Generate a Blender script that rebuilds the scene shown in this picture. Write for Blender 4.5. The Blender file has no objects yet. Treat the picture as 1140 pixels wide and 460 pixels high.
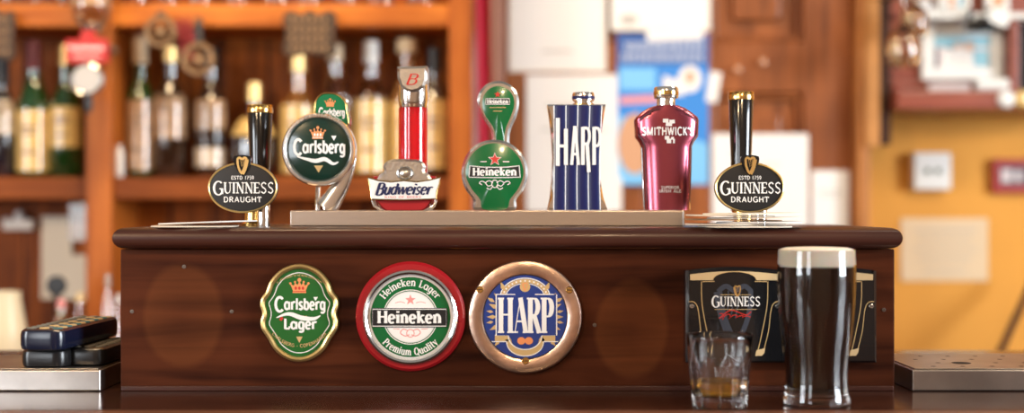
import bpy, bmesh, math, random
from mathutils import Vector, Matrix
random.seed(7)
sc = bpy.context.scene
COL = sc.collection
PI = math.pi
CAMZ, CAMY, F = 1.305, -1.5, 1500.0       # eye height, eye position, focal length in pixels of the 1140x460 frame

def at(px, py, d):
    """point of the room at distance d in front of the eye"""
    return Vector(((px - 570) * d / F, d + CAMY, CAMZ - (py - 230) * d / F))

# ------------------------------------------------------------------ materials
MATS = {}
def mat(name, col, rough=.5, metal=0., trans=0., ior=1.45, coat=0., emit=None, bump=0., bscale=60., var=0., vscale=8., spec=.5, aniso=0., sss=0.):
    if name in MATS: return MATS[name]
    m = bpy.data.materials.new(name); m.use_nodes = True
    nt = m.node_tree; b = nt.nodes['Principled BSDF']
    b.inputs['Base Color'].default_value = (*col, 1)
    b.inputs['Roughness'].default_value = rough
    b.inputs['Metallic'].default_value = metal
    b.inputs['Transmission Weight'].default_value = trans
    b.inputs['IOR'].default_value = ior
    b.inputs['Coat Weight'].default_value = coat
    b.inputs['Coat Roughness'].default_value = .05
    b.inputs['Coat IOR'].default_value = 1.8 if coat >= .6 else 1.5
    b.inputs['Specular IOR Level'].default_value = spec
    if sss:
        b.inputs['Subsurface Weight'].default_value = sss
        b.inputs['Subsurface Scale'].default_value = .004
    if var or bump:
        tc = nt.nodes.new('ShaderNodeTexCoord')
        n = nt.nodes.new('ShaderNodeTexNoise'); n.inputs['Scale'].default_value = vscale if var else bscale
        n.inputs['Detail'].default_value = 5
        nt.links.new(tc.outputs['Object'], n.inputs['Vector'])
        if var:
            r = nt.nodes.new('ShaderNodeValToRGB')
            r.color_ramp.elements[0].position = .3; r.color_ramp.elements[1].position = .7
            r.color_ramp.elements[0].color = tuple(c * (1 - var) for c in col) + (1,)
            r.color_ramp.elements[1].color = tuple(min(1, c * (1 + var)) for c in col) + (1,)
            nt.links.new(n.outputs['Fac'], r.inputs['Fac']); nt.links.new(r.outputs['Color'], b.inputs['Base Color'])
        if bump:
            n2 = nt.nodes.new('ShaderNodeTexNoise'); n2.inputs['Scale'].default_value = bscale
            nt.links.new(tc.outputs['Object'], n2.inputs['Vector'])
            bp = nt.nodes.new('ShaderNodeBump'); bp.inputs['Strength'].default_value = bump; bp.inputs['Distance'].default_value = .002
            nt.links.new(n2.outputs['Fac'], bp.inputs['Height']); nt.links.new(bp.outputs['Normal'], b.inputs['Normal'])
    MATS[name] = m
    return m

def wood(name, c1, c2, axis='x', rough=.35, scale=1., coat=.0, planks=0., ghosts=(), ghost_col=None, bump=.15, spec=.5):
    """streaky grain along one axis; planks = width of boards (across x); ghosts = old round stains (x, z, rx, rz)"""
    if name in MATS: return MATS[name]
    m = bpy.data.materials.new(name); m.use_nodes = True
    nt = m.node_tree; N = nt.nodes; Lk = nt.links; b = N['Principled BSDF']
    tc = N.new('ShaderNodeTexCoord'); mp = N.new('ShaderNodeMapping')
    s = {'x': (3, 40, 40), 'y': (40, 3, 40), 'z': (40, 40, 3)}[axis]
    mp.inputs['Scale'].default_value = tuple(k * scale for k in s)
    Lk.new(tc.outputs['Object'], mp.inputs['Vector'])
    n = N.new('ShaderNodeTexNoise'); n.inputs['Scale'].default_value = 1.0; n.inputs['Detail'].default_value = 7; n.inputs['Distortion'].default_value = .6
    Lk.new(mp.outputs['Vector'], n.inputs['Vector'])
    n2 = N.new('ShaderNodeTexNoise'); n2.inputs['Scale'].default_value = 6 * scale; n2.inputs['Detail'].default_value = 3
    Lk.new(tc.outputs['Object'], n2.inputs['Vector'])
    mx = N.new('ShaderNodeMath'); mx.operation = 'ADD'; mx.use_clamp = True
    sc2 = N.new('ShaderNodeMath'); sc2.operation = 'MULTIPLY'; sc2.inputs[1].default_value = .5
    Lk.new(n2.outputs['Fac'], sc2.inputs[0]); Lk.new(n.outputs['Fac'], mx.inputs[0]); Lk.new(sc2.outputs[0], mx.inputs[1])
    r = N.new('ShaderNodeValToRGB')
    r.color_ramp.elements[0].position = .54; r.color_ramp.elements[1].position = .92
    r.color_ramp.elements[0].color = (*c1, 1); r.color_ramp.elements[1].color = (*c2, 1)
    Lk.new(mx.outputs[0], r.inputs['Fac'])
    out = r.outputs['Color']
    sep = None
    if planks or ghosts:
        sep = N.new('ShaderNodeSeparateXYZ'); Lk.new(tc.outputs['Object'], sep.inputs[0])
    def math_(op, a, b_=None):
        q = N.new('ShaderNodeMath'); q.operation = op
        for i, v in enumerate((a, b_)):
            if v is None: continue
            if isinstance(v, (int, float)): q.inputs[i].default_value = v
            else: Lk.new(v, q.inputs[i])
        return q.outputs[0]
    if planks:
        fr = math_('FRACT', math_('DIVIDE', sep.outputs['X'], planks))
        g = math_('GREATER_THAN', math_('ABSOLUTE', math_('SUBTRACT', fr, .5)), .47)
        mixp = N.new('ShaderNodeMixRGB'); mixp.inputs['Color2'].default_value = tuple(c * .25 for c in c1) + (1,)
        Lk.new(g, mixp.inputs['Fac']); Lk.new(out, mixp.inputs['Color1']); out = mixp.outputs['Color']
    for (gx, gz, rx, rz) in ghosts:
        dx = math_('DIVIDE', math_('SUBTRACT', sep.outputs['X'], gx), rx)
        dz = math_('DIVIDE', math_('SUBTRACT', sep.outputs['Z'], gz), rz)
        rr = math_('SQRT', math_('ADD', math_('MULTIPLY', dx, dx), math_('MULTIPLY', dz, dz)))
        rr = math_('ADD', rr, math_('MULTIPLY', math_('SUBTRACT', n2.outputs['Fac'], .5), .45))
        rp = N.new('ShaderNodeValToRGB')
        e = rp.color_ramp.elements
        e[0].position = .0; e[0].color = (.20,) * 3 + (1,); e[1].position = 1.0; e[1].color = (0, 0, 0, 1)
        q = e.new(.86); q.color = (.52,) * 3 + (1,)
        Lk.new(rr, rp.inputs['Fac'])
        mg = N.new('ShaderNodeMixRGB'); mg.inputs['Color2'].default_value = (*ghost_col, 1)
        Lk.new(math_('MULTIPLY', rp.outputs['Color'], n.outputs['Fac']), mg.inputs['Fac']); Lk.new(out, mg.inputs['Color1']); out = mg.outputs['Color']
    Lk.new(out, b.inputs['Base Color'])
    b.inputs['Roughness'].default_value = rough
    b.inputs['Coat Weight'].default_value = coat; b.inputs['Coat Roughness'].default_value = .12; b.inputs['Specular IOR Level'].default_value = spec
    if bump:
        bp = N.new('ShaderNodeBump'); bp.inputs['Strength'].default_value = bump; bp.inputs['Distance'].default_value = .001
        Lk.new(n.outputs['Fac'], bp.inputs['Height']); Lk.new(bp.outputs['Normal'], b.inputs['Normal'])
    MATS[name] = m
    return m

# ------------------------------------------------------------------ mesh builder
class MB:
    def __init__(s): s.v = []; s.f = []; s.m = []; s.layer = 0
    def add(s, vs, fs, mi=0):
        o = len(s.v); s.v += [tuple(v) for v in vs]
        for f in fs: s.f.append([i + o for i in f]); s.m.append(mi)
    def box(s, x0, x1, y0, y1, z0, z1, mi=0):
        s.add([(x, y, z) for z in (z0, z1) for y in (y0, y1) for x in (x0, x1)],
              [(0, 2, 3, 1), (4, 5, 7, 6), (0, 1, 5, 4), (2, 6, 7, 3), (0, 4, 6, 2), (1, 3, 7, 5)], mi)
        return s
    def lathe(s, prof, cx=0, cy=0, z0=0, seg=40, mi=0, rfn=None, a0=0, a1=2 * PI):
        full = abs(a1 - a0 - 2 * PI) < 1e-6
        n = seg if full else seg + 1
        vs = []
        for (r, z) in prof:
            for k in range(n):
                a = a0 + (a1 - a0) * k / seg
                rr = rfn(r, z, a) if rfn else r
                vs.append((cx + rr * math.cos(a), cy + rr * math.sin(a), z0 + z))
        fs = []
        for i in range(len(prof) - 1):
            for k in range(seg):
                k2 = (k + 1) % n
                fs.append((i * n + k, i * n + k2, (i + 1) * n + k2, (i + 1) * n + k))
        s.add(vs, fs, mi); return s
    def tube(s, pts, r, seg=10, mi=0, closed=False, caps=True, flat=1.):
        pts = [Vector(p) for p in pts]; n = len(pts); vs = []
        rs = r if isinstance(r, (list, tuple)) else [r] * n
        up = Vector((0, 0, 1))
        for i, p in enumerate(pts):
            a = pts[(i - 1) % n] if (closed or i > 0) else p
            b = pts[(i + 1) % n] if (closed or i < n - 1) else p
            t = (b - a).normalized()
            u = Vector((0, 1, 0)) if abs(t.y) < .9 else up
            e1 = t.cross(u).normalized(); e2 = t.cross(e1).normalized()
            for k in range(seg):
                an = 2 * PI * k / seg
                vs.append(p + e1 * (rs[i] * math.cos(an)) + e2 * (rs[i] * flat * math.sin(an)))
        fs = []
        for i in range(n if closed else n - 1):
            j = (i + 1) % n
            for k in range(seg):
                k2 = (k + 1) % seg
                fs.append((i * seg + k, i * seg + k2, j * seg + k2, j * seg + k))
        if caps and not closed:
            fs.append(tuple(range(seg))[::-1]); fs.append(tuple((n - 1) * seg + k for k in range(seg)))
        s.add(vs, fs, mi); return s
    def plate(s, out, yf, yb, mi=0, bev=0., mi_side=None):
        """solid slab with outline out (x,z): front face at yf (towards the eye), back at yb"""
        n = len(out); rings = []
        if bev: rings.append((inset(out, bev), yf)); rings.append((out, yf + bev))
        else: rings.append((out, yf))
        rings.append((out, yb))
        vs = [(p[0], y, p[1]) for o, y in rings for p in o]
        s.add(vs, [tuple(range(n))], mi)
        o = len(s.v) - len(vs)
        for i in range(len(rings) - 1):
            for k in range(n):
                k2 = (k + 1) % n
                s.f.append([o + i * n + k, o + (i + 1) * n + k, o + (i + 1) * n + k2, o + i * n + k2]); s.m.append(mi if mi_side is None else mi_side)
        s.f.append([o + (len(rings) - 1) * n + k for k in range(n)][::-1]); s.m.append(mi if mi_side is None else mi_side)
        return s
    def rim(s, out, w, h, yc, mi=0, seg=8):
        """raised moulding along a closed outline: half width w in the plane, half height h towards the eye"""
        n = len(out); nr = normals(out); vs = []
        for i, p in enumerate(out):
            for k in range(seg):
                a = 2 * PI * k / seg
                vs.append((p[0] + nr[i][0] * w * math.cos(a), yc - h * math.sin(a), p[1] + nr[i][1] * w * math.cos(a)))
        fs = [(i * seg + k, ((i + 1) % n) * seg + k, ((i + 1) % n) * seg + (k + 1) % seg, i * seg + (k + 1) % seg) for i in range(n) for k in range(seg)]
        s.add(vs, fs, mi); return s
    def dome(s, out, c, yf, bulge, yb, mi=0, rings=8, mi_side=None):
        n = len(out); vs = [(p[0], yb, p[1]) for p in out]
        for j in range(rings):
            t = 1 - j / rings
            vs += [(c[0] + (p[0] - c[0]) * t, yf - bulge * (1 - t * t), c[1] + (p[1] - c[1]) * t) for p in out]
        vs.append((c[0], yf - bulge, c[1])); last = len(vs) - 1
        fs = [(i * n + k, i * n + (k + 1) % n, (i + 1) * n + (k + 1) % n, (i + 1) * n + k) for i in range(rings) for k in range(n)]
        fs += [(rings * n + k, rings * n + (k + 1) % n, last) for k in range(n)]
        s.add(vs, fs, mi)
        s.add([(p[0], yb, p[1]) for p in out], [tuple(range(n))[::-1]], mi); return s
    def flat(s, out, Fn, mi=0):
        s.layer += 1; e = s.layer * 1e-6      # each print layer lies a hair over the one before
        s.add([(q[0], q[1] - e, q[2]) for q in (Fn(u, v) for u, v in out)], [tuple(range(len(out)))], mi); return s
    def ribbon(s, pts, ws, Fn, mi=0, closed=False):
        n = len(pts); vs = []
        for i, p in enumerate(pts):
            a = pts[(i - 1) % n] if (closed or i > 0) else p
            b = pts[(i + 1) % n] if (closed or i < n - 1) else p
            tx, ty = b[0] - a[0], b[1] - a[1]; l = math.hypot(tx, ty) or 1
            w = ws[i] if isinstance(ws, (list, tuple)) else ws
            nx, ny = -ty / l * w / 2, tx / l * w / 2
            vs += [Fn(p[0] + nx, p[1] + ny), Fn(p[0] - nx, p[1] - ny)]
        s.layer += 1; e = s.layer * 1e-6
        vs = [(q[0], q[1] - e, q[2]) for q in vs]
        m = n if closed else n - 1
        s.add(vs, [(2 * i, 2 * i + 1, (2 * i + 3) % (2 * n), (2 * i + 2) % (2 * n)) for i in range(m)], mi); return s
    def build(s, name, mats, parent=None, smooth=35, bevel=0., loc=None):
        me = bpy.data.meshes.new(name)
        me.from_pydata(s.v, [], s.f)
        for m in (mats if isinstance(mats, (list, tuple)) else [mats]): me.materials.append(m)
        for p, mi in zip(me.polygons, s.m): p.material_index = mi
        bm = bmesh.new(); bm.from_mesh(me)
        bmesh.ops.recalc_face_normals(bm, faces=bm.faces); bm.to_mesh(me); bm.free()
        if smooth:
            for p in me.polygons: p.use_smooth = True
            me.set_sharp_from_angle(angle=math.radians(smooth))
        o = bpy.data.objects.new(name, me); COL.objects.link(o)
        if parent is not None: o.parent = parent
        if loc is not None: o.location = loc
        if bevel:
            b = o.modifiers.new('edge', 'BEVEL'); b.width = bevel; b.segments = 3; b.limit_method = 'ANGLE'; b.angle_limit = math.radians(40)
        return o

def normals(out):
    n = len(out)
    area = sum(out[i][0] * out[(i + 1) % n][1] - out[(i + 1) % n][0] * out[i][1] for i in range(n))
    sg = 1 if area > 0 else -1
    r = []
    for i in range(n):
        a, b = out[i - 1], out[(i + 1) % n]
        tx, ty = b[0] - a[0], b[1] - a[1]; l = math.hypot(tx, ty) or 1
        r.append((sg * ty / l, -sg * tx / l))
    return r
def inset(out, d):
    return [(p[0] - q[0] * d, p[1] - q[1] * d) for p, q in zip(out, normals(out))]
def arc(cx, cy, rx, ry, a0, a1, n=14):
    return [(cx + rx * math.cos(math.radians(a0 + (a1 - a0) * k / n)), cy + ry * math.sin(math.radians(a0 + (a1 - a0) * k / n))) for k in range(n + 1)]
def ell(cx, cy, rx, ry=None, n=72):
    return arc(cx, cy, rx, ry or rx, 0, 360, n)[:-1]
def spline(pts, n=8, closed=True):
    out = []; m = len(pts)
    for i in range(m if closed else m - 1):
        g = lambda k: pts[(i + k) % m] if closed else pts[min(max(i + k, 0), m - 1)]
        p0, p1, p2, p3 = g(-1), g(0), g(1), g(2)
        for k in range(n):
            t = k / n
            out.append(tuple(.5 * (2 * p1[j] + (p2[j] - p0[j]) * t + (2 * p0[j] - 5 * p1[j] + 4 * p2[j] - p3[j]) * t * t + (3 * p1[j] - p0[j] - 3 * p2[j] + p3[j]) * t ** 3) for j in range(len(p1))))
    if not closed: out.append(tuple(pts[-1]))
    return out
def mirror(half):
    """right half of a symmetric outline (from top to bottom) -> closed outline"""
    return half + [(-x, z) for x, z in reversed(half) if abs(x) > 1e-9]

# ------------------------------------------------------------------ lettering: strokes with thick and thin
_A = arc
X = .70
GL = {
 'A': (.82, [([(.06, 0), (.41, 1)], 'n'), ([(.41, 1), (.76, 0)], 't'), ([(.18, .33), (.64, .33)], 'n')], [(.06, 0), (.76, 0)]),
 'B': (.70, [([(.12, 0), (.12, 1)], 't'), ([(.12, .98), (.38, .98)] + _A(.38, .76, .2, .22, 90, -90) + [(.12, .54)], ''), ([(.12, .54), (.38, .54)] + _A(.38, .28, .25, .26, 90, -90) + [(.12, .02)], '')], [(.1, 0), (.1, 1)]),
 'C': (.80, [(_A(.44, .5, .38, .49, 45, 315, 20), '')], []),
 'D': (.82, [([(.12, 0), (.12, 1)], 't'), ([(.12, .97), (.34, .97)] + _A(.34, .5, .4, .47, 90, -90) + [(.12, .03)], '')], [(.1, 0), (.1, 1)]),
 'E': (.64, [([(.12, 0), (.12, 1)], 't'), ([(.12, .96), (.6, .96)], 'n'), ([(.12, .52), (.5, .52)], 'n'), ([(.12, .04), (.62, .04)], 'n'), ([(.58, .96), (.58, .78)], 'n'), ([(.6, .04), (.6, .24)], 'n')], [(.1, 0), (.1, 1)]),
 'F': (.60, [([(.12, 0), (.12, 1)], 't'), ([(.12, .96), (.58, .96)], 'n'), ([(.12, .5), (.48, .5)], 'n')], [(.1, 0), (.1, 1)]),
 'G': (.86, [(_A(.46, .5, .4, .49, 48, 330, 20), ''), ([(.78, .45), (.78, .08)], 't'), ([(.54, .45), (.86, .45)], 'n')], []),
 'H': (.86, [([(.13, 0), (.13, 1)], 't'), ([(.73, 0), (.73, 1)], 't'), ([(.13, .52), (.73, .52)], 'n')], [(.13, 0), (.13, 1), (.73, 0), (.73, 1)]),
 'I': (.34, [([(.17, 0), (.17, 1)], 't')], [(.17, 0), (.17, 1)]),
 'K': (.78, [([(.13, 0), (.13, 1)], 't'), ([(.13, .4), (.66, 1)], 'n'), ([(.3, .58), (.7, 0)], 't')], [(.13, 0), (.13, 1), (.7, 0)]),
 'L': (.62, [([(.13, 0), (.13, 1)], 't'), ([(.13, .04), (.58, .04)], 'n'), ([(.57, .04), (.57, .26)], 'n')], [(.13, 0), (.13, 1)]),
 'M': (1.0, [([(.12, 0), (.12, 1)], 'n'), ([(.12, 1), (.5, .05)], 't'), ([(.5, .05), (.88, 1)], 'n'), ([(.88, 0), (.88, 1)], 't')], [(.12, 0), (.88, 0)]),
 'N': (.86, [([(.13, 0), (.13, 1)], 'n'), ([(.13, 1), (.73, 0)], 't'), ([(.73, 0), (.73, 1)], 'n')], [(.13, 0), (.1, 1), (.73, 1)]),
 'O': (.86, [(_A(.43, .5, .37, .49, 90, 450, 28), '')], []),
 'P': (.70, [([(.13, 0), (.13, 1)], 't'), ([(.13, .97), (.38, .97)] + _A(.38, .72, .24, .25, 90, -90) + [(.13, .47)], '')], [(.13, 0), (.11, 1)]),
 'Q': (.86, [(_A(.43, .5, .37, .49, 90, 450, 28), ''), ([(.45, .2), (.8, -.15)], 't')], []),
 'R': (.78, [([(.13, 0), (.13, 1)], 't'), ([(.13, .97), (.38, .97)] + _A(.38, .74, .23, .23, 90, -90) + [(.13, .51)], ''), ([(.38, .5), (.7, 0)], 't')], [(.13, 0), (.11, 1), (.72, 0)]),
 'S': (.66, [(spline([(.58, .84), (.36, .98), (.1, .80), (.2, .58), (.45, .43), (.57, .22), (.34, .02), (.07, .16)], 5, False), 's')], []),
 'T': (.74, [([(.37, 0), (.37, 1)], 't'), ([(.04, .96), (.7, .96)], 'n'), ([(.05, .96), (.05, .76)], 'n'), ([(.69, .96), (.69, .76)], 'n')], [(.37, 0)]),
 'U': (.82, [([(.13, 1), (.13, .35)] + _A(.41, .35, .28, .33, 180, 270, 8), 't'), (_A(.41, .35, .28, .33, 270, 360, 8) + [(.69, 1)], 'n')], [(.13, 1), (.69, 1)]),
 'W': (1.1, [([(.05, 1), (.32, 0)], 't'), ([(.32, 0), (.55, .95)], 'n'), ([(.55, .95), (.8, 0)], 't'), ([(.8, 0), (1.05, 1)], 'n')], [(.06, 1), (1.04, 1)]),
 'X': (.76, [([(.06, 1), (.7, 0)], 't'), ([(.7, 1), (.06, 0)], 'n')], []), 'Y': (.76, [([(.05, 1), (.38, .48)], 't'), ([(.71, 1), (.38, .48)], 'n'), ([(.38, .5), (.38, 0)], 't')], []),
 '1': (.4, [([(.2, 0), (.2, 1)], 't')], []), '5': (.6, [([(.52, .96), (.16, .96), (.14, .55), (.36, .6)] + _A(.32, .3, .22, .3, 70, -140, 10), '')], []),
 '7': (.6, [([(.06, .96), (.54, .96), (.22, 0)], '')], []), '9': (.6, [(_A(.3, .68, .22, .3, 0, 360, 14), ''), ([(.52, .68), (.46, .2), (.2, 0)], '')], []),
 'a': (.74, [(_A(.32, X / 2, .24, X / 2 - .02, 35, 325, 14), ''), ([(.60, X), (.60, .0)], 't')], [(.64, 0)]),
 'b': (.66, [([(.13, 0), (.13, 1)], 't'), (_A(.35, X / 2, .23, X / 2 - .01, 140, -140, 14), '')], [(.1, 1)]),
 'd': (.66, [([(.53, 0), (.53, 1)], 't'), (_A(.31, X / 2, .23, X / 2 - .01, 40, 320, 14), '')], [(.5, 1), (.56, 0)]),
 'e': (.62, [([(.08, .34), (.54, .38)], 'n'), (_A(.31, X / 2, .24, X / 2 - .01, 5, 315, 18), '')], []),
 'g': (.66, [(_A(.3, X / 2, .22, X / 2 - .01, 40, 320, 14), ''), ([(.53, X), (.53, -.1)] + _A(.31, -.1, .22, .18, 0, -150, 8), 't')], []),
 'h': (.68, [([(.13, 0), (.13, 1)], 't'), (_A(.34, .42, .21, .27, 170, 0, 8) + [(.55, 0)], 't')], [(.13, 0), (.1, 1), (.55, 0)]),
 'i': (.30, [([(.15, 0), (.15, X)], 't'), ([(.15, .84), (.15, .99)], 't')], [(.15, 0), (.12, X)]),
 'k': (.66, [([(.13, 0), (.13, 1)], 't'), ([(.13, .3), (.52, X)], 'n'), ([(.26, .42), (.58, 0)], 't')], [(.13, 0), (.1, 1), (.56, 0), (.5, X)]),
 'l': (.30, [([(.15, 0), (.15, 1)], 't')], [(.15, 0), (.12, 1)]),
 'm': (1.02, [([(.13, 0), (.13, X)], 't'), (_A(.32, .42, .19, .27, 170, 0, 8) + [(.51, 0)], 't'), (_A(.7, .42, .19, .27, 170, 0, 8) + [(.89, 0)], 't')], [(.13, 0), (.1, X), (.51, 0), (.89, 0)]),
 'n': (.68, [([(.13, 0), (.13, X)], 't'), (_A(.34, .42, .21, .27, 170, 0, 8) + [(.55, 0)], 't')], [(.13, 0), (.1, X), (.55, 0)]),
 'r': (.50, [([(.13, 0), (.13, X)], 't'), (_A(.36, .42, .22, .26, 170, 50, 6), '')], [(.13, 0), (.1, X)]),
 's': (.52, [(spline([(.44, .6), (.28, .69), (.09, .56), (.18, .41), (.34, .3), (.44, .16), (.26, .01), (.06, .1)], 5, False), 's')], []),
 't': (.44, [([(.2, .95), (.2, .15)] + _A(.32, .15, .12, .13, 180, 300, 6), 't'), ([(.04, X), (.42, X)], 'n')], []),
 'u': (.68, [([(.13, X), (.13, .25)] + _A(.33, .25, .2, .24, 180, 340, 8), 't'), ([(.54, X), (.54, 0)], 't')], [(.1, X), (.51, X), (.58, 0)]),
 'w': (.92, [([(.06, X), (.26, 0)], 't'), ([(.26, 0), (.45, X)], 'n'), ([(.45, X), (.66, 0)], 't'), ([(.66, 0), (.86, X)], 'n')], [(.06, X), (.86, X)]),
 'y': (.66, [([(.08, X), (.34, .02)], 't'), ([(.6, X), (.28, -.2), (.1, -.26)], 'n')], [(.08, X), (.6, X)]),
 "'": (.2, [([(.1, 1), (.1, .75)], 't')], []), '-': (.4, [([(.06, .42), (.34, .42)], 'n')], []), ' ': (.42, [], []), '.': (.3, [([(.1, .12), (.1, 0)], 't')], []),
}
SERIF = dict(thick=.20, thin=.085, serif=.15, gap=.10)
BOLDSERIF = dict(thick=.27, thin=.13, serif=.15, gap=.10)
NARROW = dict(thick=.30, thin=.05, serif=.2, gap=.10)
SANS = dict(thick=.17, thin=.15, serif=0, gap=.16)
BOLD = dict(thick=.25, thin=.18, serif=0, gap=.07)
SCRIPT = dict(thick=.25, thin=.12, serif=0, gap=.0, slant=.32)
_k = [0]
def text(mb, s, cx, cy, h, w, Fn, st=SERIF, mi=0, big=None, arcr=None):
    """s centred at (cx, cy baseline), cap height h, fitted into width w; Fn(u, v, k) gives the point; arcr bends it on a circle round (cx, cy)"""
    adv = []; x = 0
    for i, ch in enumerate(s):
        f = big if (big and i == 0) else 1.
        adv.append(x); x += GL[ch][0] * f + st['gap']
    tot = x - st['gap']; sx = w / tot; sl = st.get('slant', 0)
    for i, ch in enumerate(s):
        f = big if (big and i == 0) else 1.
        _, strokes, serifs = GL[ch]
        dy = -(f - 1) * .6 if f != 1 else 0
        def pos(p):
            y = p[1] * f + dy
            u = (adv[i] + p[0] * f) * sx - w / 2 + sl * y * h; v = y * h
            if arcr is None: return (cx + u, cy + v)
            if arcr > 0: a = u / arcr; return (cx + (arcr + v) * math.sin(a), cy + (arcr + v) * math.cos(a))
            a = u / -arcr; return (cx + (-arcr - v) * math.sin(a), cy - (-arcr - v) * math.cos(a))
        todo = [(p, fl) for p, fl in strokes]
        if st['serif']:
            th = st['thin']
            for (qx, qy) in serifs:
                yy = qy + (th / 2 if qy <= 0.01 else -th / 2)
                todo.append(([(qx - st['serif'], yy), (qx + st['serif'], yy)], 'n'))
        for p, fl in todo:
            q = [pos(a) for a in p]; n = len(q); ws = []
            for j in range(n):
                a, b = p[max(j - 1, 0)], p[min(j + 1, n - 1)]
                tx, ty = (b[0] - a[0]) * sx, (b[1] - a[1]) * h
                s2 = ty * ty / (tx * tx + ty * ty + 1e-12)
                tk, tn = st['thick'] * sx, st['thin'] * h
                if fl == 'n' : wj = min(st['thin'] * sx, tn) * s2 + tn * (1 - s2)
                elif fl == 't': wj = tk * max(s2, .55) + tn * (1 - max(s2, .55))
                elif fl == 's': wj = tn + (tk - tn) * (1 - s2) * .6 if .2 < j / n < .8 else tn + (tk - tn) * .3
                else: wj = tk * s2 + tn * (1 - s2)
                ws.append(wj * f)
            _k[0] = (_k[0] + 1) % 40
            kk = _k[0]
            mb.ribbon(q, ws, lambda u, v: Fn(u, v, kk), mi)
def FL(y0):
    """flat lettering plane a hair in front of y0"""
    return lambda u, v, k=0: (u, y0 - k * 8e-6, v)
def star(cx, cy, r, n=5):
    return [(cx + (r if k % 2 == 0 else r * .42) * math.sin(PI * k / n), cy + (r if k % 2 == 0 else r * .42) * math.cos(PI * k / n)) for k in range(2 * n)]
def crown(mb, cx, cy, w, h, Fn, mi=0, mi2=None):
    mi2 = mi if mi2 is None else mi2
    p = [(-.38, 0), (.38, 0), (.36, .18), (.5, .62), (.3, .5), (.24, .72), (.1, .55), (0, .82), (-.1, .55), (-.24, .72), (-.3, .5), (-.5, .62), (-.36, .18)]
    mb.flat([(cx + a * w, cy + b * h) for a, b in p], lambda u, v: Fn(u, v, 0), mi)
    for a, b, r in ((-.5, .66, .07), (.5, .66, .07), (0, .9, .11), (-.24, .76, .06), (.24, .76, .06)):
        mb.flat(ell(cx + a * w, cy + b * h, r * w, n=10), lambda u, v: Fn(u, v, 1), mi)
    for a in (-.2, 0, .2):
        mb.flat(ell(cx + a * w, cy + .33 * h, .07 * w, .12 * h, n=10), lambda u, v: Fn(u, v, 3), mi2)
    mb.ribbon([(cx - .36 * w, cy + .1 * h), (cx + .36 * w, cy + .1 * h)], .05 * h, lambda u, v: Fn(u, v, 4), mi2)
def harp(mb, cx, cy, h, Fn, mi=0, lw=.13, strings=4, flip=1):
    w = h * .62
    f = lambda a, b: (cx + flip * a * w, cy + b * h)
    neck = spline([f(-.48, .40), f(-.25, .50), f(.0, .42), f(.28, .50), f(.48, .40)], 6, False)
    pillar = spline([f(.46, .42), f(.42, .05), f(.22, -.32), f(-.02, -.50)], 6, False)
    board = spline([f(-.48, .40), f(-.38, .05), f(-.22, -.25), f(-.02, -.50)], 6, False)
    for i, (q, k) in enumerate(((neck, 1.), (pillar, 1.), (board, 1.7))):
        mb.ribbon(q, h * lw * k * .8, lambda u, v: Fn(u, v, 30 + i), mi)
    for j in range(strings):
        t = (j + 1) / (strings + 1)
        mb.ribbon([f(-.36 + .72 * t, .42), f(-.36 + .72 * t * .6 + .05, .12 - .42 * t * .6 + .0)], h * .025, lambda u, v: Fn(u, v, 28), mi)

# ------------------------------------------------------------------ scene graph helpers
def tag(o, label, cat, group=None, kind=None):
    o['label'] = label; o['category'] = cat
    if group: o['group'] = group
    if kind: o['kind'] = kind
    return o
def thing(name, label, cat, loc, group=None, rz=0):
    o = bpy.data.objects.new(name, None); COL.objects.link(o)
    o.empty_display_size = .05; o.location = loc; o.rotation_euler = (0, 0, rz)
    return tag(o, label, cat, group)
def structure(o): o['kind'] = 'structure'; return o
def dup(root, loc, label, group=None, rot=None):
    r = root.copy(); COL.objects.link(r); r.location = loc; r['label'] = label
    if group: r['group'] = group
    if rot: r.rotation_euler = rot
    for ch in list(root.children):
        c = ch.copy(); COL.objects.link(c); c.parent = r
        for g in list(ch.children):
            d = g.copy(); COL.objects.link(d); d.parent = c
    return r

# ------------------------------------------------------------------ materials used
M_bar = wood('bar_varnish', (.018, .005, .003), (.055, .017, .009), 'x', rough=.22, scale=1.2, coat=.3)
M_sheenband = wood('bar_sheen_band', (.12, .045, .022), (.22, .09, .05), 'x', rough=.3)
M_board = wood('board_varnish', (.022, .006, .004), (.060, .017, .010), 'x', rough=.36, coat=.08, spec=.35)
GH = [((203 - 570) * .001, 1.305 - (352 - 230) * .001 - 1.10, .049, .062), ((704 - 570) * .001, 1.305 - (367 - 230) * .001 - 1.10, .043, .058)]
M_panel = wood('panel_varnish', (.016, .0036, .0016), (.080, .0205, .0075), 'x', rough=.42, coat=0, ghosts=GH, ghost_col=(.17, .054, .016), spec=.07)
M_pine = wood('pine_orange', (.30, .072, .009), (.58, .18, .026), 'x', rough=.42, spec=.2)
M_pinez = wood('pine_orange_upright', (.24, .052, .007), (.46, .13, .019), 'z', rough=.42, spec=.2)
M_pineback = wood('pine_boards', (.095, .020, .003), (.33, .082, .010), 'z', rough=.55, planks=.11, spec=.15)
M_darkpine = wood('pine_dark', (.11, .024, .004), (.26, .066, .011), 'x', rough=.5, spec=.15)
M_door = wood('door_wood', (.13, .034, .009), (.32, .098, .027), 'z', rough=.38, coat=.1, spec=.35)
M_jamb = wood('jamb_wood', (.22, .10, .07), (.36, .17, .12), 'z', rough=.4)
M_casing = wood('casing_wood', (.24, .085, .022), (.46, .18, .045), 'z', rough=.45, spec=.3)
M_redwood = wood('cabinet_redwood', (.17, .036, .020), (.30, .075, .042), 'x', rough=.3, coat=.2)
M_yellow = mat('yellow_plaster', (.66, .30, .045), .75, var=.05, vscale=5, bump=.15, bscale=90)
M_plaster = mat('cream_plaster', (.40, .28, .19), .8, var=.05)
M_floor = wood('floor_boards', (.07, .03, .014), (.14, .06, .03), 'y', rough=.5, planks=.14)
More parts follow.
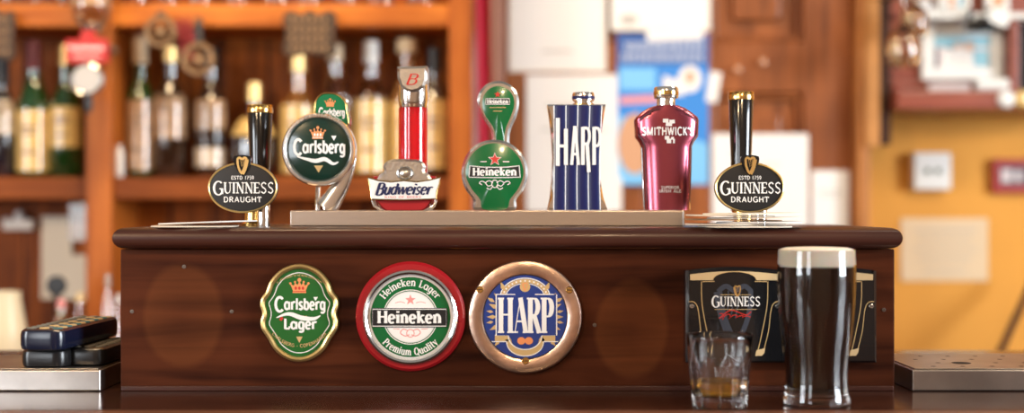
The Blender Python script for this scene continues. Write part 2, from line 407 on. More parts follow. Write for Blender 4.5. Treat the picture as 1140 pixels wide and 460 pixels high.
M_chrome = mat('chrome', (.90, .89, .87), .13, 1.)
M_steel = mat('brushed_steel', (.56, .48, .42), .34, 1., bump=.05, bscale=200)
M_steel2 = mat('drip_tray_steel', (.42, .38, .35), .30, 1., var=.2, vscale=14)
M_satin = mat('satin_silver', (.90, .89, .87), .17, .95)
M_nickel = mat('satin_nickel', (.62, .61, .59), .25, 1.)
M_pewter = mat('pewter', (.50, .46, .42), .34, 1., bump=.2, bscale=300)
M_brass = mat('brass', (.83, .56, .20), .2, 1.)
M_gold = mat('gold_trim', (.86, .60, .24), .28, .9)
M_palegold = mat('pale_gold_print', (.55, .37, .16), .45)
M_bronze = mat('worn_bronze', (.72, .51, .40), .30, 1., var=.28, vscale=30, bump=.2, bscale=160)
M_black = mat('black_gloss', (.008, .008, .009), .14, coat=.3)
M_blackm = mat('black_satin', (.010, .010, .011), .38)
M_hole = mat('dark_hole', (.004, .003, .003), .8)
M_white = mat('white_print', (.80, .79, .77), .4)
M_silver = mat('silver_print', (.74, .74, .74), .35, .3)
M_green = mat('heineken_green', (.004, .115, .030), .22, coat=.4)
M_greenk = mat('badge_green', (.012, .11, .020), .25, coat=.4)
M_greend = mat('dark_green_enamel', (.003, .028, .020), .18, coat=.5)
M_green2 = mat('mid_green_enamel', (.006, .16, .06), .2, coat=.5)
M_red = mat('red_enamel', (.34, .010, .015), .3, coat=.3)
M_redp = mat('red_print', (.50, .018, .014), .45)
M_redg = mat('red_acrylic', (.80, .012, .022), .06, trans=.6, coat=.5)
M_orangep = mat('orange_print', (.75, .27, .10), .4)
M_pink = mat('pale_red_print', (.72, .28, .26), .45)
M_navy = mat('navy_enamel', (.004, .008, .075), .36, 0)
M_blue = mat('blue_enamel', (.010, .040, .22), .14, coat=.6)
M_navyp = mat('navy_print', (.010, .016, .07), .4)
M_burg = mat('burgundy_metal', (.40, .085, .125), .22, .9, coat=.3)
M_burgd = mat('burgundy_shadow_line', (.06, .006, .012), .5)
M_greyblue = mat('greyblue_print', (.035, .042, .060), .4)
M_cream = mat('cream_print', (.56, .41, .22), .45)
M_glass = mat('clear_glass', (.97, .98, .98), .0, trans=1., ior=1.47)
M_amberglass = mat('amber_tinted_glass', (.95, .80, .58), .0, trans=1., ior=1.47, coat=.6)
M_glasscoat = mat('bright_glass', (.97, .98, 1.), .0, trans=1., ior=1.5, coat=.9)
M_foam = mat('stout_foam', (.95, .84, .70), .7, sss=.3)
M_stout = mat('stout_beer', (.014, .0045, .0025), .12, spec=.4)
M_pintglass = mat('misted_glass', (.97, .98, .98), .03, trans=1., ior=1.47)
M_whisky = mat('whisky', (.96, .50, .055), .0, trans=.88, ior=1.36)
M_paper = mat('white_paper', (.76, .74, .71), .7)
M_paper2 = mat('cream_paper', (.78, .70, .56), .7)
M_ink = mat('grey_ink', (.45, .42, .38), .7)
M_blueposter = mat('poster_blue', (.035, .22, .62), .45)
M_bluedark = mat('poster_dark_blue', (.03, .10, .33), .45)
M_bluelight = mat('poster_light_blue', (.18, .48, .78), .45)
M_skin = mat('poster_tan', (.55, .30, .17), .5)
M_blackw = mat('plastic_black', (.012, .012, .013), .28)
M_blueplas = mat('plastic_blue_black', (.006, .009, .026), .2)
M_rubber = mat('remote_keys', (.16, .15, .12), .5)
M_keyred = mat('remote_red_key', (.45, .04, .05), .4)
M_keyteal = mat('remote_teal_key', (.04, .14, .15), .4)
M_mat = mat('beer_mat_card', (.72, .62, .50), .75)
M_mat2 = mat('beer_mat_brown', (.32, .19, .10), .75)
M_bglass_g = mat('bottle_green_glass', (.03, .16, .035), .04, trans=.75, coat=1.)
M_bglass_b = mat('bottle_brown_glass', (.045, .022, .012), .05, trans=.5, coat=1.)
M_bglass_k = mat('bottle_dark_glass', (.012, .010, .014), .06, coat=1.)
M_bglass_c = mat('bottle_clear_glass', (.95, .93, .88), .02, trans=1., coat=1.)
M_bglass_a = mat('bottle_amber_fill', (.80, .38, .10), .03, trans=.8, coat=1.)
M_lab_y = mat('label_yellow', (.60, .40, .13), .55, var=.2, vscale=40, coat=.6)
M_lab_c = mat('label_cream', (.30, .18, .095), .55, var=.45, vscale=45, coat=.6)
M_lab_w = mat('label_white', (.48, .38, .27), .55, var=.2, vscale=40, coat=.6)
M_lab_d = mat('label_mark', (.20, .13, .08), .6)
M_capred = mat('capsule_red', (.20, .02, .02), .35)
M_capcream = mat('capsule_cream', (.70, .55, .35), .4)
M_capgold = mat('capsule_gold', (.80, .55, .22), .3, .6)
M_capblack = mat('capsule_black', (.015, .012, .012), .4)
M_cork = mat('cork_top', (.72, .55, .34), .7)
M_carved = mat('carved_plaque', (.055, .028, .012), .55, var=.3, vscale=60, bump=.5, bscale=120)
M_carvedl = mat('carved_plaque_raised', (.26, .15, .07), .5)
M_ribbon = mat('red_ribbon', (.22, .014, .02), .7)
M_brassold = mat('old_brass', (.22, .13, .065), .4, .6)
M_plw = mat('white_plastic', (.68, .68, .66), .35)
M_photo = mat('photo_dark', (.10, .08, .09), .3)
M_photob = mat('photo_blue', (.25, .48, .58), .3)
M_photop = mat('photo_pale', (.66, .58, .58), .3)
M_scarf = mat('red_cloth', (.50, .02, .05), .8)
M_scarfw = mat('pale_cloth', (.72, .52, .55), .8)
M_creamjug = mat('cream_glaze', (.78, .68, .46), .3)

# ================================================================== THE SETTING
structure(MB().box(-4, 4, -5, 2.6, -.1, 0).build('floor', M_floor, smooth=0))
structure(MB().box(-4, 4, 1.72, 1.90, 0, 3.2).build('wall_back', M_yellow, smooth=0))
# front wall behind the viewer, with two window openings for the daylight
wf = MB()
wy0, wy1 = -4.7, -4.55
wins = [(-3.6, -2.3)]
zs0, zs1 = 1.0, 2.5
wf.box(-4, 4, wy0, wy1, 0, zs0); wf.box(-4, 4, wy0, wy1, zs1, 3.2)
for a, b in ((-4, -3.6), (-2.3, 4)): wf.box(a, b, wy0, wy1, zs0, zs1)
structure(wf.build('wall_front', M_plaster, smooth=0))
for i, (a, b) in enumerate(wins):
    m = MB(); t = .05
    m.box(a, a + t, wy0 + .03, wy1 + .01, zs0, zs1).box(b - t, b, wy0 + .03, wy1 + .01, zs0, zs1)
    m.box(a + t, b - t, wy0 + .03, wy1 + .01, zs0, zs0 + t).box(a + t, b - t, wy0 + .03, wy1 + .01, zs1 - t, zs1)
    m.box((a + b) / 2 - .02, (a + b) / 2 + .02, wy0 + .05, wy1, zs0 + t, zs1 - t)
    m.box(a + t, b - t, wy0 + .05, wy1, 2.0, 2.04)
    structure(m.build('window_%d' % (i + 1), M_plw, smooth=0))
wl = MB(); ya, yb2 = -2.9, -1.5
wl.box(-4.05, -3.9, -4.55, ya, 0, 3.2).box(-4.05, -3.9, yb2, 1.72, 0, 3.2).box(-4.05, -3.9, ya, yb2, 0, 1.0).box(-4.05, -3.9, ya, yb2, 2.5, 3.2)
structure(wl.build('wall_left', M_plaster, smooth=0))
m = MB(); t = .05
m.box(-4.0, -3.92, ya, ya + t, 1.0, 2.5).box(-4.0, -3.92, yb2 - t, yb2, 1.0, 2.5).box(-4.0, -3.92, ya + t, yb2 - t, 1.0, 1.0 + t).box(-4.0, -3.92, ya + t, yb2 - t, 2.5 - t, 2.5).box(-3.97, -3.93, (ya + yb2) / 2 - .02, (ya + yb2) / 2 + .02, 1.05, 2.45)
structure(m.build('window_3', M_plw, smooth=0))
# right side wall with the bigger window
wr = MB(); ya, yb2 = -2.35, -.75
wr.box(3.9, 4.05, -4.55, ya, 0, 3.2).box(3.9, 4.05, yb2, 1.72, 0, 3.2).box(3.9, 4.05, ya, yb2, 0, 1.0).box(3.9, 4.05, ya, yb2, 2.6, 3.2)
structure(wr.build('wall_right', M_plaster, smooth=0))
m = MB(); t = .05
m.box(3.92, 4.0, ya, ya + t, 1.0, 2.6).box(3.92, 4.0, yb2 - t, yb2, 1.0, 2.6).box(3.92, 4.0, ya + t, yb2 - t, 1.0, 1.0 + t).box(3.92, 4.0, ya + t, yb2 - t, 2.6 - t, 2.6).box(3.93, 3.97, (ya + yb2) / 2 - .02, (ya + yb2) / 2 + .02, 1.05, 2.55)
structure(m.build('window_2', M_plw, smooth=0))

# panelled door behind the papers, its jamb and casing
D3 = 3.08
def X3(px, d=D3): return (px - 570) * d / F
def Z3(py, d=D3): return CAMZ - (py - 230) * d / F
dr = MB(); y = D3 + CAMY
dr.box(X3(562), X3(950), y + .03, y + .06, .1, 2.2)                                # recessed field
for a, b in ((562, 604), (742, 793), (895, 950)): dr.box(X3(a), X3(b), y, y + .04, .1, 2.2)   # stiles
for z0, z1 in ((Z3(104), Z3(46)), (.1, .35), (2.05, 2.2), (Z3(330), Z3(270))): dr.box(X3(562), X3(950), y + .001, y + .04, z0, z1)
for a, b in ((604, 742), (793, 895)):
    for z0, z1 in ((Z3(46), 2.05), (Z3(270), Z3(104)), (.35, Z3(330))):
        x0, x1 = X3(a), X3(b); w = .028; q = .05
        if z1 - z0 < .1: continue
        dr.box(x0 + q, x1 - q, y + .014, y + .035, z0 + q, z1 - q)                 # raised panel
        for e in ((x0, x0 + w * .5, z0, z1), (x1 - w * .5, x1, z0, z1), (x0, x1, z0, z0 + w * .5), (x0, x1, z1 - w * .5, z1)):
            dr.box(e[0], e[1], y + .012, y + .035, e[2], e[3])
structure(dr.build('door_1', M_door, smooth=0, bevel=.006))
structure(MB().box(X3(543, 3.04), X3(561, 3.04), 1.53, 1.70, 0, 2.3).build('trim_1', M_jamb, smooth=0, bevel=.006))
cs = MB(); cs.box(X3(950), X3(963), 1.54, 1.71, 0, 2.3); cs.box(X3(963), X3(969), 1.58, 1.71, 0, 2.3)
structure(cs.build('trim_2', M_casing, smooth=0, bevel=.004))

# ================================================================== BAR COUNTER AND TAP HOUSING
bc = thing('bar_counter', 'long dark varnished bar counter in front carrying the wooden tap box', 'bar counter', (0, 0, 0))
MB().box(-2.2, 2.2, -.142, .42, 1.055, 1.10).build('counter_top', M_bar, bc, smooth=0)
MB().box(-2.2, 2.2, -.55, -.1422, 1.055, 1.10).build('front_sheen_band', M_sheenband, bc, smooth=0, bevel=.004)  # front of the counter top, coloured paler to imitate its reflected light
MB().box(-2.1, 2.1, -.40, .36, 0, 1.055).build('counter_front', M_darkpine, bc, smooth=0)

th = thing('tap_housing', 'dark wooden box with rounded top board that carries the beer taps', 'tap box', (0, 0, 1.10))
pb = MB()
pb.box(-.436, .426, 0, .022, 0, .1575)
pb.build('front_panel', M_panel, th, smooth=0, bevel=.0015)
for nm, x0, x1 in (('side_panel', -.436, -.416), ('side_panel', .406, .426)):
    MB().box(x0, x1, .0225, .26, 0, .1575).build(nm, M_panel, th, smooth=0)
# top board: rounded nose all round
q = MB(); zc, hh = .1700, .0115
prof = []
x0, x1, y0, y1 = -.4395 + hh, .4295 - hh, -.022 + hh, .27
path = [(x1, y1), (x1, y0), (x0, y0), (x0, y1)]
sec = [(math.cos(a) * hh * .95, math.sin(a) * hh) for a in [PI / 2 - k * PI / 10 for k in range(11)]]
vs = []; nrm = [(1, 0), (1, -1), (-1, -1), (-1, 0)]
for (px_, py_), (nx, ny) in zip(path, nrm):
    for (o, z) in sec: vs.append((px_ + nx * o, py_ + ny * o, zc + z))
ns = len(sec); fs = []
for i in range(3):
    for k in range(ns - 1): fs.append((i * ns + k, (i + 1) * ns + k, (i + 1) * ns + k + 1, i * ns + k + 1))
fs.append((0, 3 * ns, 2 * ns, ns)); fs.append((ns - 1, 2 * ns - 1, 3 * ns - 1, 4 * ns - 1))
fs.append(tuple(range(ns)) ); fs.append(tuple(range(3 * ns, 4 * ns))[::-1]); fs.append((0, ns - 1, 4 * ns - 1, 3 * ns))
q.add(vs, fs)
q.build('top_board', M_board, th, smooth=40)
MB().box(-.434, .424, -.004, -.0002, .0, .0055).build('base_strip', M_board, th, smooth=0, bevel=.001)
for (hx, hy) in ((147, 347), (258, 347), (662, 362), (984, 345), (205, 297)):
    p = at(hx, hy, 1.4995)
    hm = MB().lathe([(.0020, 0), (.0022, .0007), (.0012, .0008), (.0010, .0002), (0, .0002)], seg=16)
    hm.v = [(v[0], -v[2], v[1]) for v in hm.v]
    o = hm.build('screw', mat('dark_iron', (.16, .13, .11), .4, .8), th); o.location = (p.x, 0.0, p.z - 1.10)

# steel beam on the board
bm_ = thing('tap_beam', 'long low brushed steel beam on the top board under the taps', 'tap beam', (0, .10, 1.2815))
MB().box(-.2635, .2035, 0, .075, .0002, .0188).build('beam_body', M_steel, bm_, smooth=0, bevel=.0012)
MB().box(.2036, .2052, .001, .074, .0006, .0184).build('end_cap', M_chrome, bm_, smooth=0, bevel=.0005)
BEAMTOP = 1.2815 + .0188

# ================================================================== BADGES ON THE FRONT PANEL
S = .001   # metres per pixel on the panel
def screw_mb(mb, u, v, yf, r=.0035, mi=0):
    mb.plate(ell(u, v, r, n=16), yf - .0014, yf + .001, mi, bev=.0006)
    mb.box(u - r * .75, u + r * .75, yf - .00155, yf - .0013, v - .0004, v + .0004, mi + 1)

def badge_loc(cx, cy): return (( cx - 570) * S, -.0003, CAMZ - (cy - 230) * S)

# --- Carlsberg lager badge
b1 = thing('beer_badge', 'scalloped oval green lager badge with thick gold rim on the wooden panel', 'badge', badge_loc(334, 348))
half = [(0, 54.5), (19, 49), (32, 36), (37, 24), (42.5, 16), (43.5, 8), (41.2, -1), (43.2, -9), (42, -18), (35, -29), (27, -42), (14, -51.5), (0, -54.5)]
pts = [(x * S, z * S) for x, z in half]
o_ = spline(mirror(pts[:-1]) if False else pts + [(-x, z) for x, z in reversed(pts[1:-1])], 6)
MB().plate(o_, -.004, 0, 0, bev=.0008).build('green_plate', M_greenk, b1)
MB().rim(inset(o_, .0030), .0032, .0046, -.0034).build('gold_rim', M_gold, b1)
pr = MB(); fn = FL(-.00425)
pr.ribbon(inset(o_, .0100), .0009, lambda u, v: fn(u, v, 0), 0, closed=True)
pr.build('border_line', M_white, b1)
pr = MB()
text(pr, 'Carlsberg', 0.001, .0035, .0125, .056, fn, BOLD, 0, big=1.3)
sw = spline([(-.0255, -.0055), (-.012, -.0012), (.003, -.0058), (.016, -.0066), (.0235, -.0030)], 8, False)
pr.ribbon(sw, [.0008 + .0042 * math.sin(PI * k / (len(sw) - 1)) for k in range(len(sw))], lambda u, v: fn(u, v, 20), 0)
text(pr, 'Lager', .001, -.0180, .0115, .036, fn, BOLD, 0)
pr.flat([(.0155, .0175), (.0205, .0175), (.018, .0130)], lambda u, v: fn(u, v, 2), 0)
pr.ribbon([(-.021, -.0085), (-.019, -.0050)], .003, lambda u, v: fn(u, v, 39), 1)
pr.build('lettering', [M_white, M_redp], b1)
pr = MB(); crown(pr, 0, .0220, .0200, .0160, fn, 0, 1)
pr.build('crown_emblem', [M_orangep, M_redp], b1)
pr = MB(); pr.flat([(-.0035, -.0265), (.0035, -.0265), (0, -.0335)], lambda u, v: fn(u, v, 1), 0); pr.build('gold_leaf', M_palegold, b1, smooth=0)
pr = MB()
text(pr, 'CARLSBERG - COPENHAGEN', 0, 0, .0036, .070, lambda u, v, k: (u, -.00425 - k * 8e-6, v), SANS, 0, arcr=-.0385)
pr.build('gold_lettering', M_palegold, b1); pr = MB()
text(pr, 'EXPORT', 0.002, -.0060, .0025, .013, fn, SANS, 0)
pr.build('gold_lettering', M_palegold, b1); pr = MB()
text(pr, 'BY APPOINTMENT TO THE ROYAL DANISH COURT', 0, .001, .0022, .052, fn, SANS, 0, arcr=.0395)
pr.build('gold_lettering', M_palegold, b1)

# --- Heineken badge
b2 = thing('beer_badge', 'round red and green lager badge with chrome ring and black name band', 'badge', badge_loc(457.5, 352))
rg = MB(); rg.plate(ell(0, 0, .0610, n=96), -.006, 0, 0, bev=.003)
rg.plate(ell(.0545, -.002, .0045, n=20), -.0066, -.001, 0, bev=.0008).plate(ell(-.0575, -.001, .0035, n=20), -.0064, -.001, 0, bev=.0008)
rg.build('red_surround', M_red, b2)
MB().rim(ell(0, -.0005, .0498, n=96), .0032, .0052, -.0072).build('chrome_ring', M_chrome, b2)
fc = MB(); yF = -.0075
fc.plate(ell(0, -.0005, .0480, n=96), yF, -.005, 0)
fc.build('badge_face', M_silver, b2)
fn = FL(yF - .0001)
pr = MB()
pr.ribbon(ell(0, -.0005, .0365, n=96), .0158, lambda u, v: fn(u, v, 0), 0, closed=True)
pr.build('green_ring', M_green, b2)
pr = MB()
pr.flat(ell(0, -.0005, .0275, n=72), lambda u, v: fn(u, v, 2), 0)
pr.ribbon(ell(0, -.0005, .0300, n=72), .0009, lambda u, v: fn(u, v, 3), 0, closed=True)
text(pr, 'Heineken Lager', 0, -.0005, .0080, .066, lambda u, v, k: fn(u, v, 6), SERIF, 0, arcr=.0345)
text(pr, 'Premium Quality', 0, -.0005, .0080, .070, lambda u, v, k: fn(u, v, 6), SERIF, 0, arcr=-.0425)
pr.build('white_print', M_white, b2)
pr = MB()
pr.flat(star(0, .0185, .0062), lambda u, v: fn(u, v, 10), 0)
for sx_ in (-1, 1):
    pr.ribbon(spline([(sx_ * .006, .0150), (sx_ * .011, .0165), (sx_ * .017, .0150)], 6, False), .0007, lambda u, v: fn(u, v, 10), 0)
    pr.ribbon(spline([(sx_ * .003, -.0155), (sx_ * .008, -.0140), (sx_ * .011, -.0180), (sx_ * .006, -.0215), (sx_ * .001, -.0200)], 6, False), .0011, lambda u, v: fn(u, v, 10), 0)
    pr.ribbon([(sx_ * .012, -.0140), (sx_ * .019, -.0135)], .0008, lambda u, v: fn(u, v, 10), 0)
pr.ribbon(ell(0, -.0185, .0042, n=20), .0010, lambda u, v: fn(u, v, 11), 0, closed=True)
pr.build('star_emblem', M_pink, b2)
bn = MB(); bo = [(-.042, .0095), (.040, .0095), (.041, .004), (.041, -.006), (.040, -.0115), (-.042, -.0115), (-.043, -.006), (-.043, .004)]
bn.plate(bo, yF - .0022, yF + .001, 0, bev=.0004)
nb = bn.build('name_band', M_blackm, b2)
pr = MB(); fb = FL(yF - .0024)
pr.ribbon(inset([(-.042, .0095), (.040, .0095), (.040, -.0115), (-.042, -.0115)], .0012), .0008, lambda u, v: fb(u, v, 0), 0, closed=True)
text(pr, 'Heineken', -.001, -.0070, .0135, .070, fb, BOLDSERIF, 0)
pr.build('lettering', M_white, nb)

# --- HARP badge
b3 = thing('beer_badge', 'round blue badge in a wide worn bronze ring held by three screws', 'badge', badge_loc(584.5, 352.5))
ring = MB(); n = 96
prof = [(.0625, 0), (.0632, -.004), (.0620, -.0068), (.0600, -.0078), (.0500, -.0078), (.0472, -.0066), (.0462, -.0035), (.0462, 0)]
vs = [(r * math.cos(2 * PI * k / n), yy, r * math.sin(2 * PI * k / n)) for r, yy in prof for k in range(n)]
m_ = len(prof)
ring.add(vs, [(i * n + k, i * n + (k + 1) % n, ((i + 1) % m_) * n + (k + 1) % n, ((i + 1) % m_) * n + k) for i in range(m_) for k in range(n)])
ring.build('bronze_ring', M_bronze, b3)
for (u, v) in ((-.0500, .0305), (.0490, .0300), (.0005, -.0485)):
    m = MB(); screw_mb(m, u, v, -.0075, .0040); m.build('screw', [M_brass, M_hole], b3)
MB().plate(ell(0, 0, .0463, n=72), -.0052, -.001).build('blue_face', M_blue, b3)
def fh(u, v, k=0): return (u, -.0053 - k * 2e-5, v)
def dens(p, m=8):
    r = []
    for i in range(len(p)):
        a, b = p[i], p[(i + 1) % len(p)]
        r += [(a[0] + (b[0] - a[0]) * k / m, a[1] + (b[1] - a[1]) * k / m) for k in range(m)]
    return r
pr = MB()
pr.ribbon(arc(0, .0215, .0275, .0215, 2, 178, 28), .0011, lambda u, v: fh(u, v, 1), 0)
pr.ribbon(arc(0, .0215, .0245, .0185, 2, 178, 28), .0042, lambda u, v: fh(u, v, 2), 1)
pr.ribbon(arc(0, .0215, .0215, .0155, 2, 178, 28), .0008, lambda u, v: fh(u, v, 3), 0)
for k in range(15):
    a = math.radians(8 + k * 164 / 14)
    pr.flat(ell(.0245 * math.cos(a), .0215 + .0185 * math.sin(a), .0010, n=8), lambda u, v: fh(u, v, 4), 0)
for sx_ in (-1, 1):
    for (u, v, a, r) in ((.037, .0, 0, .0055), (.035, .012, 25, .0060), (.030, .022, 45, .0065), (.034, -.012, -25, .0060), (.025, .034, 65, .006), (.038, .019, 30, .005), (.031, -.029, -50, .005), (.039, .006, 10, .004), (.039, -.006, -10, .004)):
        c, s_ = math.cos(math.radians(a)), math.sin(math.radians(a))
        pr.flat([(sx_ * (u + r * (p * c - q_ * s_)), v + r * (p * s_ + q_ * c)) for p, q_ in ((-1, 0), (-.2, .42), (1, 0), (-.2, -.42))], lambda u, v: fh(u, v, 3), 1)
low = [(-.0335, -.0240), (-.0185, -.0240), (-.0185, -.0250)] + arc(0, -.0250, .0185, .0150, 180, 360, 16) + [(.0185, -.0240), (.0335, -.0240)]
pr.ribbon(low, .0062, lambda u, v: fh(u, v, 6), 1)
pr.ribbon([(a, b + .0038) for a, b in low], .0011, lambda u, v: fh(u, v, 8), 0)
pr.ribbon([(a * 1.1, b - .0034) for a, b in low], .0010, lambda u, v: fh(u, v, 8), 0)
pr.flat(ell(0, .0335, .0058, n=24), lambda u, v: fh(u, v, 9), 1)
pr.flat(ell(-.0042, -.0265, .0045, .0042, n=16), lambda u, v: fh(u, v, 10), 2); pr.flat(ell(.0042, -.0265, .0045, .0042, n=16), lambda u, v: fh(u, v, 11), 2)
harp(pr, 0, .0335, .0085, lambda u, v, k=0: fh(u, v, 14), 2, lw=.12, strings=2)
pr.build('ornament', [M_white, M_palegold, M_orangep], b3)
pr = MB(); sq = [(-.0320, .0250), (.0350, .0250), (.0350, -.0205), (-.0320, -.0205)]
pr.flat(dens(sq), lambda u, v: fh(u, v, 20), 1)
pr.ribbon(dens([(-.032, .025), (-.008, .025)], 8)[:8], .0010, lambda u, v: fh(u, v, 26), 0)
pr.ribbon(dens([(.011, .025), (.035, .025)], 8)[:8], .0010, lambda u, v: fh(u, v, 26), 0)
for sx_ in (-.032, .035): pr.ribbon([(sx_, .025 - .0455 * k / 8) for k in range(9)], .0012, lambda u, v: fh(u, v, 26), 0)
text(pr, 'HARP', .0010, -.0178, .0392, .0600, lambda u, v, k: fh(u, v, 30 + k * .1), NARROW, 0)
pr.build('lettering', [M_white, M_blue], b3)

# --- two Guinness light boxes
def stout_box(cx, label):
    t = thing('stout_box', label, 'light box', badge_loc(cx, 349.5), 'black stout light boxes on the panel')
    w, h0 = .0535, .0525
    top = [(w * (1 - 2 * k / 24), .0490 + .0040 * math.cos(PI * (1 - 2 * k / 24) / 2)) for k in range(25)]
    out = [(w, -h0)] + top + [(-w, -h0)]
    MB().plate(out, -.020, 0, 0, bev=.0035).build('black_case', M_black, t)
    yf = -.0202; fn = FL(yf)
    pr = MB()
    inner = inset(out, .0040)
    # cream band under the curved top, with the arch of the pint glass cut out of it
    topi = [(p[0] * .935, p[1] - .0040) for p in top]
    arch = [(-.049, .0385), (-.0265, .0400)] + arc(0, .0400, .0225, .0100, 180, 0, 14) + [(.0265, .0400), (.049, .0385)]
    ribs = []
    for k in range(25):
        x = .049 * (1 - 2 * k / 24); zt = .0450 + .0035 * math.cos(PI * x / .098)
        zb = .0385 if abs(x) > .0235 else .0395 + .0085 * math.sqrt(max(0, 1 - (x / .0240) ** 2))
        ribs.append((x, zt, min(zb, zt - .0004)))
    for a, b in zip(ribs, ribs[1:]):
        pr.flat([(a[0], a[1]), (b[0], b[1]), (b[0], b[2]), (a[0], a[2])], lambda u, v: fn(u, v, 0), 0)
    gl = .0008
    for s_ in (-1, 1):
        pr.ribbon(spline([(s_ * .0365, .0370), (s_ * .0355, .010), (s_ * .0290, -.024), (s_ * .0240, -.045)], 6, False), gl, lambda u, v: fn(u, v, 1), 1)
        pr.ribbon(spline([(s_ * .0500, .0150), (s_ * .0440, .0140), (s_ * .0400, .0060), (s_ * .0370, -.018), (s_ * .0310, -.042)], 6, False), gl, lambda u, v: fn(u, v, 1), 1)
    pr.flat([(.0240, -.0385), (.0335, -.0360), (.0325, -.0415), (.0300, -.0445), (.0225, -.0445)], lambda u, v: fn(u, v, 2), 0)
    pr.ribbon([(-.0355, .0370), (.0355, .0370)][:1] + [(-.022, .0372)], gl, lambda u, v: fn(u, v, 1), 1)
    pr.ribbon([(.0355, .0370), (.022, .0372)], gl, lambda u, v: fn(u, v, 1), 1)
    pr.ribbon(arc(0, .0388, .0240, .0092, 180, 0, 16), gl, lambda u, v: fn(u, v, 3), 1)
    pr.ribbon([(-.016, .0225), (.018, .0225)], .0005, lambda u, v: fn(u, v, 1), 1)
    pr.ribbon([(-.022, .0065), (.024, .0065)], .0005, lambda u, v: fn(u, v, 1), 1)
    pr.build('gold_print', [M_cream, M_palegold], t)
    pr = MB(); harp(pr, .0, .0010, .062, lambda u, v, k=0: fn(u, v, k * .1), 0, lw=.11, strings=3)
    pr.build('grey_harp', M_greyblue, t)
    pr = MB(); harp(pr, .0030, .0265, .0115, lambda u, v, k=0: fn(u, v, 4 + k * .1), 0, lw=.15, strings=3)
    pr.build('harp_emblem', M_gold, t)
    pr = MB(); text(pr, 'GUINNESS', .0015, .0100, .0105, .0530, lambda u, v, k: fn(u, v, 6 + k * .1), SERIF, 0, big=1.2)
    pr.build('lettering', M_white, t)
    pr = MB(); g = []
    for k in range(60):
        a = k / 59 * 9 * PI
        g.append((-.0165 + .033 * k / 59 + .0022 * math.sin(a), -.0015 + .0028 * math.cos(a) + .0022 * math.sin(k * .45)))
    pr.ribbon(g, .0009, lambda u, v: fn(u, v, 6), 0)
    pr.ribbon(spline([(-.017, -.0035), (-.004, .0055), (.012, .0005), (.018, .0040)], 6, False), .0011, lambda u, v: fn(u, v, 7), 0)
    pr.build('red_script', M_redp, t)
    for s_ in (-1, 1):
        m = MB(); screw_mb(m, s_ * .0470, .0100, yf + .0004, .0026); m.build('screw', [M_nickel, M_hole], t)
    return t
stout_box(814.5, 'black light box with white stout name and red script behind the tumbler')
stout_box(917.5, 'black light box mostly hidden behind the full pint of stout')

# ================================================================== TAPS
def tap_thing(name, label, px, d, base_z):
    s = d / F
    t = thing(name, label, 'beer tap', ((px - 570) * s, d + CAMY, base_z), 'beer tap handles')
    zb = 230 + (CAMZ - base_z) / s           # frame row of the base at that distance
    return t, s, (lambda x, yv: ((x - px) * s, (zb - yv) * s))

